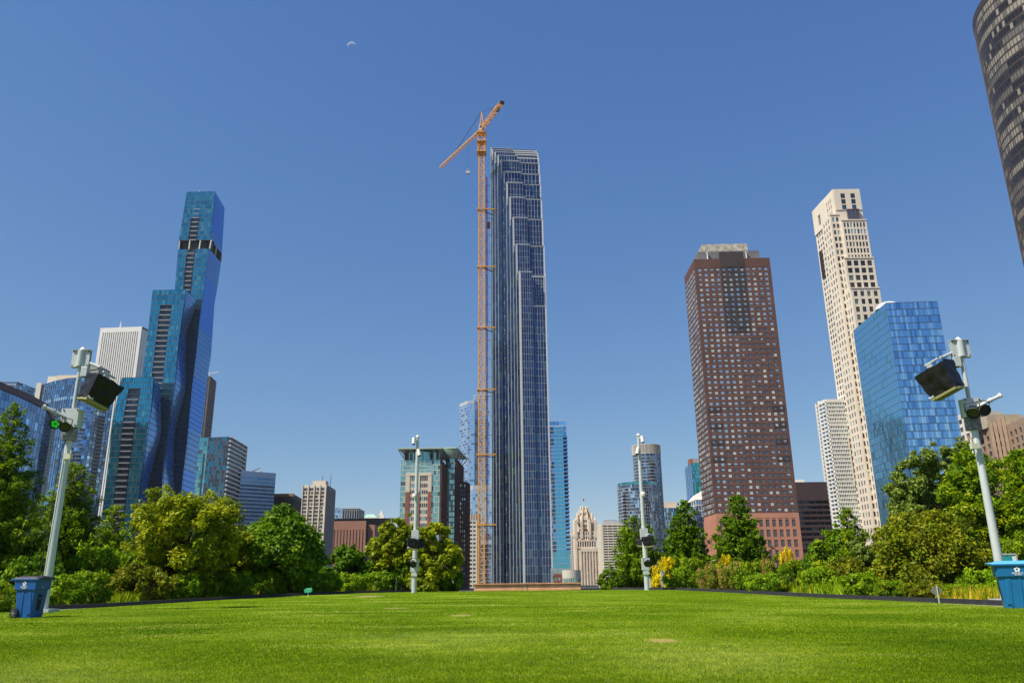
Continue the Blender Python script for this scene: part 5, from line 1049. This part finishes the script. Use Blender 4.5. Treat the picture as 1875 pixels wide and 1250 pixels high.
blue = paint('blue_plastic', (.008, .085, .30), .42, var=.10, scale=3, spec=.5); blue2 = paint('teal_blue_plastic', (.008, .13, .30), .42, var=.10, scale=3); lid2 = paint('light_blue_plastic', (.10, .40, .68), .45, var=.05); lid1 = paint('black_lid_plastic', (.03, .025, .024), .55, var=.2, scale=5)
bl = at(52, 1121, 21.6); bin_('blue wheeled bin with a black lid at the left end of the lawn', bl.x, 21.6, math.radians(-8), blue, lid1, -1, .95, .86)
br = at(1874, 1108, 20.6); bin_('teal blue wheeled bin with a light blue lid, cut by the right photo edge', br.x - .07, 20.6, math.radians(156), blue2, lid2, 1, 1.03, 1.02)
# ---------------------------------------------------------------- bench, signs, rail
wood = paint('warm_timber', (.82, .40, .17), .7, var=.22, scale=1.4); wood2 = paint('pale_timber', (.88, .52, .28), .7, var=.2, scale=1.1)
yb = 57.5; a_, c_ = at(868, 1074, yb).x, at(1063, 1074, yb).x; g = gz(0, yb); zt_ = at(960, 1068.5, yb).z; r = thing('timber_bench', 'long low timber bench wall at the far crest of the lawn', 'bench', ((a_ + c_) / 2, yb, g))
hh = (zt_ - g) / 5.0
for i in range(5):
    m_ = MB()
    for (p, q) in ((a_, a_ + (c_ - a_) * .497), (a_ + (c_ - a_) * .503, c_)): m_.box(p, q, yb - .02 * (i % 2), yb + .5, g + hh * i + .012, g + hh * (i + 1), wood if i % 2 else wood2)
    m_.build('board', r)
m_ = MB(); m_.box(a_ - .03, c_ + .03, yb - .1, yb + .7, zt_, zt_ + .05, wood); m_.build('seat', r)
# green leaf shaped sign
q = at(563.5, 1091, 38.5); g = gz(q.x, 38.5); r = thing('lawn_sign', 'small bright green lozenge sign on a short stake by the left lawn edge', 'sign', (q.x, 38.5, g)); zc_ = at(563, 1080, 38.5).z
sg = paint('bright_green_sign', (.015, .42, .20), .5, var=.08, scale=8); m_ = MB(); P = []
hw, h2 = .20, .125
pr = [(-hw, .02), (-hw * .75, -h2 * .9), (hw * .6, -h2 * .75), (hw, -.02), (hw * .8, h2), (-hw * .55, h2 * .65)]
m_.hexa  # outline
f0 = [(q.x + a, 38.49, zc_ + c) for a, c in pr]; f1 = [(q.x + a, 38.53, zc_ + c) for a, c in pr]
m_.poly(f0, sg); m_.poly(f1[::-1], sg)
for i in range(6): m_.poly([f0[i], f1[i], f1[(i + 1) % 6], f0[(i + 1) % 6]], sg)
m_.build('sign_board', r); m_ = MB(); m_.bar((q.x, 38.55, g), (q.x, 38.55, zc_ + .05), .03, white); m_.build('stake', r)
m_ = MB(); rs = random.Random(5)
for i, (zz_, x0, x1) in enumerate(((.05, -.07, .12), (.025, -.08, .12), (-.045, -.10, -.05), (-.05, -.02, .08))):
    x = x0
    while x < x1: w = rs.uniform(.01, .025); m_.box(q.x + x, q.x + x + w, 38.484, 38.489, zc_ + zz_, zc_ + zz_ + .014, wt); x += w + .008
m_.build('lettering', r)
# octagon sign back
q = at(1718.5, 1102, 24); g = gz(q.x, 24); r = thing('lawn_sign', 'brown grey octagonal sign back on a thin stake at the right lawn edge', 'sign', (q.x, 24, g)); zc_ = at(1718, 1081, 24).z; bk = paint('grey_board_back', (.20, .17, .13), .8)
m_ = MB(); oc = [(q.x + .16 * math.cos(math.pi / 8 + i * math.pi / 4), zc_ + .12 * math.sin(math.pi / 8 + i * math.pi / 4)) for i in range(8)]
m_.poly([(a, 24.0, c) for a, c in oc], bk); m_.poly([(a, 24.02, c) for a, c in oc][::-1], bk)
for i in range(8): a, c = oc[i], oc[(i + 1) % 8]; m_.poly([(a[0], 24, a[1]), (a[0], 24.02, a[1]), (c[0], 24.02, c[1]), (c[0], 24, c[1])], bk)
m_.build('sign_board', r); m_ = MB(); m_.bar((q.x + .01, 23.98, g), (q.x + .01, 23.98, zc_ + .15), .025, greenm); m_.build('stake', r)
# information panel behind the right bin
q = at(1848, 1035, 27); g = gz(q.x, 27); r = thing('information_panel', 'small teal and white information panel in a grey frame just above the right bin', 'sign', (q.x, 27, g)); zt2 = at(1848, 1014, 27).z
m_ = MB()
for xx in (-.40, .28): m_.bar((q.x + xx, 27, g), (q.x + xx, 27, zt2), .05, lgrey)
m_.bar((q.x - .4, 27, zt2), (q.x + .28, 27, zt2), .05, lgrey); m_.build('frame', r); m_ = MB(); m_.box(q.x - .36, q.x + .14, 26.99, 27.02, zt2 - .55, zt2 - .06, paint('teal_print', (.02, .32, .30), .4)); m_.box(q.x + .14, q.x + .25, 26.99, 27.02, zt2 - .55, zt2 - .06, wt); m_.build('panel', r)
# stainless handrail left of the centre post
rails = paint('stainless_rail', (.55, .55, .55), .3, .7); q = at(725, 1083, 52); g = gz(q.x, 52); r = thing('handrail', 'thin steel handrail at the path end left of the centre camera post', 'handrail', (q.x, 52, g)); zt3 = at(724.5, 1057, 52).z
m_ = MB(); m_.tube([(q.x, 52, g - .1), (q.x, 52, zt3), (q.x + .12, 52.3, zt3)], .035, rails, n=8); m_.build('post', r); m_ = MB(); m_.tube([(q.x + .1, 52.3, zt3), (q.x + .33, 54, g + .25), (q.x + .6, 54.6, g + .12)], .03, rails, n=8); m_.tube([(q.x + .33, 54, g + .25), (q.x + .33, 54, g - .3)], .03, rails, n=8); m_.build('rail', r)
# speckled post on the right
q = at(1215, 1079, 47.5); g = gz(q.x, 47.5); zt4 = at(1212, 1044, 47.5).z; r = thing('trellis_post', 'narrow speckled white and grey flat post beside the yellow shrub', 'post', (q.x, 47.5, g)); m_ = MB(); m_.box(q.x - .10, q.x + .10, 47.48, 47.52, g, zt4, lgrey); m_.build('board', r); m_ = MB(); rs = random.Random(2)
for i in range(20): xx = q.x + rs.uniform(-.07, .05); zz_ = g + (zt4 - g) * (i + .3) / 20; m_.box(xx, xx + .05, 47.465, 47.478, zz_, zz_ + .03, bolt)
m_.build('pierced_hole', r)
# ================================================================ VEGETATION
def leaves_mesh(name, cen, nrm, size, aspect, mats, midx, fold=.25, rng=RNG):
    N = len(cen); a = rng.normal(0, 1, (N, 3)); n = nrm + rng.normal(0, .55, (N, 3)); n /= np.linalg.norm(n, axis=1, keepdims=True) + 1e-9
    a -= n * (a * n).sum(1, keepdims=True); a /= np.linalg.norm(a, axis=1, keepdims=True) + 1e-9; b = np.cross(n, a)
    s = size[:, None]; V = np.empty((N, 4, 3)); V[:, 0] = cen - a * s; V[:, 1] = cen + b * s * aspect + n * s * fold * .3; V[:, 2] = cen + a * s - n * s * fold; V[:, 3] = cen - b * s * aspect + n * s * fold * .3
    me = bpy.data.meshes.new(name); me.vertices.add(N * 4); me.vertices.foreach_set('co', V.ravel()); me.loops.add(N * 4); me.loops.foreach_set('vertex_index', np.arange(N * 4)); me.polygons.add(N)
    me.polygons.foreach_set('loop_start', np.arange(N) * 4); me.polygons.foreach_set('loop_total', np.full(N, 4))
    for m in mats: me.materials.append(m)
    me.polygons.foreach_set('material_index', midx.astype(int)); me.update(); return me
def fill(clumps, n_per, size, aspect, mats, name, flat=.7, shell=.6, up=.6, wts=None):
    """clumps: (x,y,z,r). leaves on and inside each clump, clump tone varies"""
    c = np.array(clumps); vol = c[:, 3] ** 2; cnt = np.maximum(6, (n_per * vol / vol.mean()).astype(int)); idx = np.repeat(np.arange(len(c)), cnt); N = len(idx)
    d = RNG.normal(0, 1, (N, 3)); d /= np.linalg.norm(d, axis=1, keepdims=True); rr = (shell + (1 - shell) * RNG.random(N)) * (1 + RNG.normal(0, .16, N)); off = d * (rr * c[idx, 3])[:, None]; off[:, 2] *= flat
    cen = c[idx, :3] + off; nr = d * .7 + np.array([0, 0, up]); tone = RNG.random(len(c)); k = len(mats)
    t = tone[idx] * .55 + RNG.random(N) * .45 + .0 * d[:, 2]; mi = np.clip((t * k).astype(int), 0, k - 1)
    return leaves_mesh(name, cen, nr, size * (.6 + .8 * RNG.random(N)), aspect, mats, mi)
bark = paint('brown_bark', (.085, .06, .04), .95, var=.35, scale=6); bark2 = paint('grey_bark', (.14, .12, .10), .95, var=.3, scale=6)
G = lambda nm, c, t=.34: leaf('leaf_' + nm, c, t)
YEL = [G('olive_a', (0.127, 0.179, 0.0035)), G('olive_b', (0.224, 0.285, 0.0043)), G('olive_c', (0.352, 0.402, 0.0061)), G('olive_d', (0.469, 0.496, 0.0095))]
CYP = [G('cypress_a', (0.085, 0.171, 0.0032)), G('cypress_b', (0.167, 0.286, 0.0037)), G('cypress_c', (0.290, 0.424, 0.0053))]
MAP = [G('maple_a', (0.070, 0.153, 0.0047)), G('maple_b', (0.120, 0.242, 0.0053)), G('maple_c', (0.212, 0.344, 0.0073))]
BRT = [G('bright_a', (0.134, 0.254, 0.0037)), G('bright_b', (0.226, 0.383, 0.0053)), G('bright_c', (0.346, 0.496, 0.0073))]
OLV = [G('dull_a', (0.107, 0.132, 0.0047)), G('dull_b', (0.187, 0.217, 0.0068)), G('dull_c', (0.292, 0.307, 0.0105))]
SIL = [G('silver_a', (0.146, 0.217, 0.0368)), G('silver_b', (0.266, 0.344, 0.0630)), G('silver_c', (0.120, 0.204, 0.0147)), G('silver_d', (0.400, 0.459, 0.1050))]
LOC = [G('locust_a', (0.080, 0.157, 0.0027)), G('locust_b', (0.139, 0.260, 0.0032)), G('locust_c', (0.226, 0.357, 0.0042)), G('locust_d', (0.372, 0.421, 0.0053))]
GLD = [G('gold_a', (0.659, 0.508, 0.0034)), G('gold_b', (0.941, 0.747, 0.0052)), G('gold_c', (0.408, 0.389, 0.0042))]
PNK = [G('plume_a', (0.408, 0.255, 0.0828)), G('plume_b', (0.534, 0.373, 0.1173))]
DRY = [G('straw_a', (0.663, 0.484, 0.0379)), G('straw_b', (0.498, 0.431, 0.0207)), G('straw_c', (0.249, 0.287, 0.0069))]
def branchy(mb, base, tgt, r0, mat, bend=.25):
    base, tgt = Vector(base), Vector(tgt); mid = base.lerp(tgt, .5) + Vector((RNG.normal(0, bend), RNG.normal(0, bend), bend * 1.2)); mb.tube([base, base.lerp(mid, .6), mid, tgt], [r0, r0 * .75, r0 * .55, r0 * .15], mat, n=6, caps=False)
def tree(name, label, px, pyt, Y, wpx, kind, mats, group=None, nl=9000, size=.085, base_frac=.12, aspect=.55, pyb=None, dens=1.0, depth=None, flat=.75, bk=bark, nc=None):
    top = at(px, pyt, Y); g = gz(top.x, Y) - (.0); H = top.z - g; R = wpx / 2 / F_PX * Y; D = depth or R; x0 = edge_pt([(px - 3.5 * (px - 885) / 937 * 0, pyt), (px, pyt + 1)], Y, 2).x; x0 = top.x; cl = []; T = MB(); xs = x0
    r = thing(name, label, 'tree' if kind not in ('shrub',) else 'shrub', (x0, Y, g), group); tips = []
    if kind == 'cone':
        n = nc or 90; R_ = R
        for i in range(n):
            t = (i + RNG.random()) / n; t = t ** 1.15; z = g + H * (base_frac + (1 - base_frac) * t * .985); L = R_ * (1 - t) ** .72 * RNG.uniform(.45, 1.1) + .15; an = i * 2.4 + RNG.normal(0, .4); bx, by = math.cos(an), math.sin(an)
            rise = L * RNG.uniform(.15, .6); k = max(1, int(L / .36))
            for s in range(1, k + 1):
                f = s / k; cr = max(.16, (.42 - .20 * f) * min(1.0, L / 1.0)) * RNG.uniform(.7, 1.3); cl.append((x0 + bx * L * f + RNG.normal(0, .06), Y + by * L * f * D / R, z + rise * f ** 1.3 + RNG.normal(0, .05), cr))
            T.tube([(x0, Y, z - .1), (x0 + bx * L * .5, Y + by * L * .5 * D / R, z + rise * .3), (x0 + bx * L, Y + by * L * D / R, z + rise)], [.04 * (1 - t) + .012, .02, .006], bk, n=5, caps=False)
        cl.append((x0, Y, top.z - .12, .16)); cl.append((x0, Y, top.z - .35, .2))
        T.tube([(x0, Y, g - .1), (x0, Y, g + H * .5), (x0, Y, g + H * .97)], [.03 * H * .55 + .03, .012 * H, .01], bk, n=8)
    else:
        n = int((nc or 110) * 1.6); lob = [(RNG.uniform(-.75, .75), RNG.uniform(-.8, .8), RNG.uniform(.25, .95), RNG.uniform(.28, .48)) for _ in range(11)]
        for i in range(n):
            if kind == 'round' and RNG.random() < .62:
                l = lob[RNG.integers(0, len(lob))]; d = RNG.normal(0, 1, 3); d /= np.linalg.norm(d); wz = math.sqrt(max(.05, 1 - (l[2] * 2 - 1) ** 2 * .85)) if True else 1
                X_, Y_, Z_ = l[0] * wz + d[0] * l[3] * .8, l[1] * wz + d[1] * l[3] * .8, l[2] * .85 + d[2] * l[3] * .45
            else:
                d = RNG.normal(0, 1, 3); d /= np.linalg.norm(d); q = RNG.uniform(.55, 1.0) ** .6; X_, Y_, Z_ = d[0] * q * .93, d[1] * q * .93, .5 + d[2] * q * .48
            if kind == 'fan':      # upright sprays
                w0 = .35 + .65 * min(1, (1 - Z_) * 1.3 + .15); X_, Y_ = X_ * w0, Y_ * w0
            if kind == 'oval': X_ *= .75 + .4 * (1 - Z_); Y_ *= .8
            Z_ = min(Z_, .97); rc = (R * .125 + .11) * RNG.uniform(.5, 1.35) * (.8 if Z_ > .8 else 1); ex = 1.0
            if RNG.random() < .22: ex = RNG.uniform(1.04, 1.2); rc *= .55; X_ *= ex; Y_ *= ex; Z_ = min(.985, .45 + (Z_ - .45) * ex)
            z_ = g + H * (base_frac + (1 - base_frac) * Z_) - rc * .4
            cl.append((x0 + X_ * R * .90, Y + Y_ * D * .90, max(z_, g + .15), rc))
        tb = Vector((x0, Y, g + H * max(.10, base_frac * .8)))
        T.tube([(x0, Y, g - .1), tb, (x0 + RNG.normal(0, .1), Y, g + H * .55)], [.035 * H, .026 * H, .010 * H], bk, n=8)
        for k in RNG.choice(len(cl), min(len(cl), 34), replace=False): c = cl[k]; branchy(T, (x0, Y, g + H * RNG.uniform(.12, .5)), c[:3], .011 * H, bk)
    me = fill(cl, nl * dens / len(cl), size, aspect, mats, 'crown', flat=flat if kind != 'cone' else .8, shell=.25 if kind == 'cone' else .5); o = bpy.data.objects.new('crown', me); C.objects.link(o); o.parent = r; o.matrix_parent_inverse = Matrix.Translation(-r.location)
    T.build('trunk', r); return r
gt = 'trees around the lawn'
tree('cypress_tree', 'tall feathery bald cypress at the far left, top reaching the curved glass building', 30, 742, 33, 185, 'cone', CYP, gt, 42000, .085, .10, .30, nc=300)
tree('cypress_tree', 'bushier bald cypress directly behind the left near light post', 138, 850, 37, 165, 'cone', CYP, gt, 34000, .085, .10, .30, nc=240)
tree('cypress_tree', 'small yellowish cypress showing between the post and the broad ash tree', 212, 926, 44, 110, 'cone', [CYP[1], CYP[2], YEL[1]], gt, 14000, .09, .1, .30, nc=130)
tree('ash_tree', 'broad yellow green ash tree in front of the wavy skyscraper', 345, 884, 38, 215, 'round', YEL, gt, 36000, .10, .16, .42, nc=170, flat=.8)
tree('ash_tree', 'lower yellow green ash filling the gap left of the dark maple', 425, 960, 42, 110, 'round', YEL, gt, 13000, .10, .12, .42, nc=70)
tree('maple_tree', 'dense dark green maple with upright tips left of the cream tower', 520, 925, 44, 185, 'fan', MAP, gt, 36000, .105, .06, .65, nc=170, flat=1.1)
tree('small_oak_tree', 'small dark green tree in front of the pink masonry building', 636, 994, 52, 92, 'oval', MAP, gt, 12000, .12, .08, .5, nc=60)
tree('young_elm_tree', 'slight dark green young tree between the small oak and the yellowish tree', 687, 1015, 55, 46, 'oval', MAP, gt, 4500, .12, .1, .5, nc=26)
tree('linden_tree', 'yellowish round tree left of the centre camera post', 726, 938, 54, 105, 'round', YEL, gt, 20000, .13, .14, .6, nc=85)
tree('linden_tree', 'yellowish round tree with dark underside right of the left centre camera post', 795, 955, 52, 122, 'round', YEL, gt, 26000, .13, .05, .6, nc=105)
tree('cypress_tree', 'loose feathery pine behind the right centre camera post', 1160, 946, 54, 118, 'cone', CYP, gt, 20000, .11, .04, .30, nc=200)
tree('conifer_tree', 'narrow conical evergreen left of the brown granite tower', 1252, 917, 53, 92, 'cone', CYP[:2] + [MAP[1]], gt, 24000, .11, .05, .40, nc=230)
tree('conifer_tree', 'conical evergreen standing in front of the salmon base of the brown tower', 1348, 909, 50, 112, 'cone', CYP[:2] + [MAP[1]], gt, 28000, .11, .05, .40, nc=260)
tree('cypress_tree', 'small pointed cypress top rising in front of the white banded tower', 1547, 932, 47, 80, 'cone', CYP, gt, 12000, .10, .1, .30, nc=120)
tree('honey_locust_tree', 'mid green bushy tree left of the silver leaved tree', 1530, 962, 42, 110, 'round', LOC, gt, 18000, .10, .06, .42, nc=80)
tree('olive_leaved_tree', 'silvery leaved tree at the foot of the blue glass block', 1672, 822, 41, 130, 'round', SIL, gt, 26000, .11, .2, .35, nc=110)
tree('olive_leaved_tree', 'taller silvery leaved tree crossing the corner of the blue glass block', 1735, 795, 42, 150, 'round', SIL, gt, 24000, .11, .3, .35, nc=100)
tree('honey_locust_tree', 'big green honey locust behind the right near light post', 1790, 812, 35, 175, 'round', LOC, gt, 46000, .085, .10, .40, nc=190)
tree('honey_locust_tree', 'big green honey locust cut by the right photo edge', 1890, 790, 32, 160, 'round', LOC, gt, 34000, .085, .10, .40, nc=300)
tree('hawthorn_tree', 'broad dark olive hawthorn low in front of the silvery trees', 1682, 932, 33, 215, 'round', OLV + [LOC[2]], gt, 46000, .075, .04, .5, nc=200)
tree('hawthorn_tree', 'smaller grey green bushy tree left of the broad hawthorn', 1600, 965, 40, 90, 'round', SIL[:3] + OLV[:1], gt, 15000, .10, .05, .4, nc=70)
# shrubs: prototypes, then copies that share the mesh
def shrub_proto(mats, n, size, aspect, R=1.0, H=1.0, up=.6, kind=0):
    cl = []
    for i in range(80):
        d = RNG.normal(0, 1, 3); d /= np.linalg.norm(d); q = RNG.uniform(.4, 1) ** .5; z = max(.08, .45 + d[2] * q * .5) * H; cl.append((d[0] * q * .88, d[1] * q * .88, z, .16 * RNG.uniform(.5, 1.4)))
    return fill(cl, n / 80, size, aspect, mats, 'foliage', flat=1.0 if kind else .8, shell=.4)
PRO = dict(bright=shrub_proto(BRT, 6500, .055, .45), olive=shrub_proto(OLV, 6500, .05, .5), dark=shrub_proto(MAP, 6500, .055, .5), loc=shrub_proto(LOC, 6500, .05, .45), yel=shrub_proto(YEL, 6500, .055, .45), gold=shrub_proto(GLD, 3400, .06, .5), plume=shrub_proto(BRT[:2] + PNK, 6500, .05, .35, kind=1), sil=shrub_proto(SIL, 5000, .055, .4))
tm = MB()
for k in range(7): an = k * .9; tm.tube([(0, 0, -.05), (.1 * math.cos(an), .1 * math.sin(an), .25), (.45 * math.cos(an), .45 * math.sin(an), .7)], [.02, .014, .004], bark, n=5, caps=False)
tmo = tm.build('s'); TM = tmo.data; bpy.data.objects.remove(tmo)
CN = dict(bright='bright green leafy shrub', olive='dull olive shrub', dark='dark green shrub', loc='mid green shrub', yel='yellow green shrub', gold='golden yellow shrub', plume='tall shrub with pinkish plumes', sil='silvery grey green shrub')
def shrub(kind, px, pyt, Y, wpx, where, hpx=None):
    t = at(px, pyt, Y); g = gz(t.x, Y); H = max(.4, t.z - g); R = wpx / 2 / F_PX * Y
    r = thing('golden_shrub' if kind == 'gold' else 'shrub', CN[kind] + ' ' + where, 'shrub', (t.x, Y, g), 'shrubs in the beds along the lawn'); r.scale = (R, max(R, .9), H); r.rotation_euler = (0, 0, RNG.uniform(0, 6.28)) if kind != 'x' else (0, 0, 0)
    for nm, me in (('foliage', PRO[kind]), ('stem', TM)): o = bpy.data.objects.new(nm, me); C.objects.link(o); o.parent = r
left = [('dark', 20, 985, 34, 150, 'beside the far left cypress, under its boughs'), ('dark', 110, 975, 39, 140, 'between the two cypresses behind the post'), ('loc', 5, 1065, 26, 70, 'at the left photo edge beside the blue bin'), ('bright', 122, 1048, 29.5, 90, 'just right of the left blue bin'), ('loc', 168, 1045, 31, 90, 'second to the right of the left blue bin'),
 ('bright', 190, 995, 36, 130, 'broad, in the middle distance below the small cypress'), ('loc', 238, 1010, 36, 120, 'low, under the left side of the broad ash'), ('olive', 268, 1030, 35, 130, 'spreading below the broad ash'), ('olive', 318, 1010, 38, 110, 'shaded under the middle of the broad ash'), ('bright', 340, 1048, 36.5, 78, 'round, at the kerb below the broad ash'), ('yel', 372, 1052, 38, 50, 'small, right of the round one below the ash'),
 ('dark', 385, 1010, 42, 120, 'between the ash and the maple, in their shade'), ('bright', 430, 1046, 40.5, 80, 'at the kerb under the lower ash'), ('bright', 480, 1045, 42.5, 70, 'at the kerb under the left side of the maple'), ('loc', 525, 1048, 43.5, 60, 'left of the green lozenge sign'), ('bright', 598, 1046, 46, 62, 'right of the green lozenge sign'),
 ('loc', 572, 1030, 50, 70, 'behind the green lozenge sign'), ('dark', 610, 1035, 52, 80, 'under the small oak'), ('bright', 645, 1048, 49, 66, 'at the kerb in front of the small oak'), ('bright', 690, 1044, 51, 60, 'left of the steel handrail'), ('dark', 735, 1030, 53, 70, 'behind the steel handrail'), ('yel', 770, 1055, 51, 40, 'at the foot of the left centre camera post'), ('dark', 820, 1030, 52.5, 60, 'under the right yellowish tree'),
 ('dark', 70, 1010, 31, 110, 'behind the left blue bin in deep shade'), ('dark', 440, 1000, 46, 100, 'behind the lower ash in shade')]
right = [('gold', 1217, 1018, 50, 27, 'behind the speckled post'), ('gold', 1206, 1050, 48, 20, 'small, at the foot of the right centre camera post'), ('gold', 1327, 1014, 47.5, 28, 'below the conical evergreen'), ('gold', 1438, 1000, 46, 29, 'conical, in front of the salmon tower base'), ('bright', 1243, 1036, 46, 60, 'just right of the speckled post'), ('loc', 1262, 1020, 50, 70, 'under the narrow conical evergreen'),
 ('plume', 1298, 1032, 43, 56, 'left of the taller plumed ones'), ('plume', 1340, 1026, 41, 62, 'below the second golden shrub'), ('loc', 1368, 1028, 40, 64, 'right of the second golden shrub'), ('plume', 1400, 1022, 43, 60, 'left of the conical golden shrub'), ('bright', 1395, 1048, 37, 44, 'low, at the kerb left of the conical golden shrub'), ('loc', 1442, 1026, 37.5, 66, 'directly in front of the conical golden shrub'), ('dark', 1466, 1020, 42, 60, 'behind and right of the conical golden shrub'), ('bright', 1500, 1035, 36, 76, 'under the mid green bushy tree'),
 ('olive', 1540, 1018, 38, 90, 'reddish tinged, under the small pointed cypress'), ('bright', 1572, 1046, 31, 72, 'light green mound left of the broad hawthorn'), ('dark', 1500, 990, 45, 70, 'behind the bushy tree, left of the small cypress'), ('loc', 1640, 1062, 29, 60, 'low, under the left of the broad hawthorn'), ('olive', 1690, 1060, 28, 80, 'low, under the middle of the broad hawthorn'), ('bright', 1765, 1066, 27, 46, 'left of the right light post near the kerb'), ('bright', 1800, 1040, 27, 74, 'directly left of the right blue bin'),
 ('loc', 1850, 985, 31, 110, 'behind the information panel'), ('dark', 1770, 1000, 34, 120, 'deep in shade behind the right post'), ('bright', 1868, 1030, 26, 60, 'above the lid of the right blue bin'), ('dark', 1120, 1040, 55, 60, 'low, at the foot of the loose feathery pine'), ('dark', 1232, 985, 54, 50, 'dark, low against the narrow evergreen')]
for s_ in left + right: shrub(*s_)
# meadow strip inside the kerb
def meadow(X, Y):
    ly = [a for a, b in LAWN_L]; lx = [b for a, b in LAWN_L]; ry = [a for a, b in LAWN_R]; rx = [b for a, b in LAWN_R]; L_ = np.interp(Y, ly, lx); R_ = np.interp(Y, ry, rx); l = L_ - X; r = X - R_
    return ((l > 1.9) & (l < 6.5) & (Y < 50)) | ((r > 1.9) & (r < 6.0) & (Y < 50))
o = blades('meadow_grass', 420000, 20, 52, .42, [BRT[1], BRT[2], DRY[2], BRT[2], DRY[1], DRY[0]], 1.7, meadow, dz=0, xw=.80, pw=1.0, lean=.28)
tag(o, 'tall wild meadow grass and dry straw tufts along the black kerb', 'meadow grass', kind='stuff')

# ---------------------------------------------------------------- air: faint haze over the far city
hm = bpy.data.materials.new('haze_air'); hm.use_nodes = True; ht = hm.node_tree; ht.nodes.clear(); ho = ht.nodes.new('ShaderNodeOutputMaterial'); hv = ht.nodes.new('ShaderNodeVolumePrincipled')
hv.inputs['Color'].default_value = (.82, .90, 1, 1); hv.inputs['Density'].default_value = .000045; hv.inputs['Anisotropy'].default_value = .25; ht.links.new(hv.outputs[0], ho.inputs['Volume'])
mb = MB(); mb.box(-1500, 1500, -200, 1500, -6, 460, hm); tag(mb.build('haze'), None, None, kind='stuff')
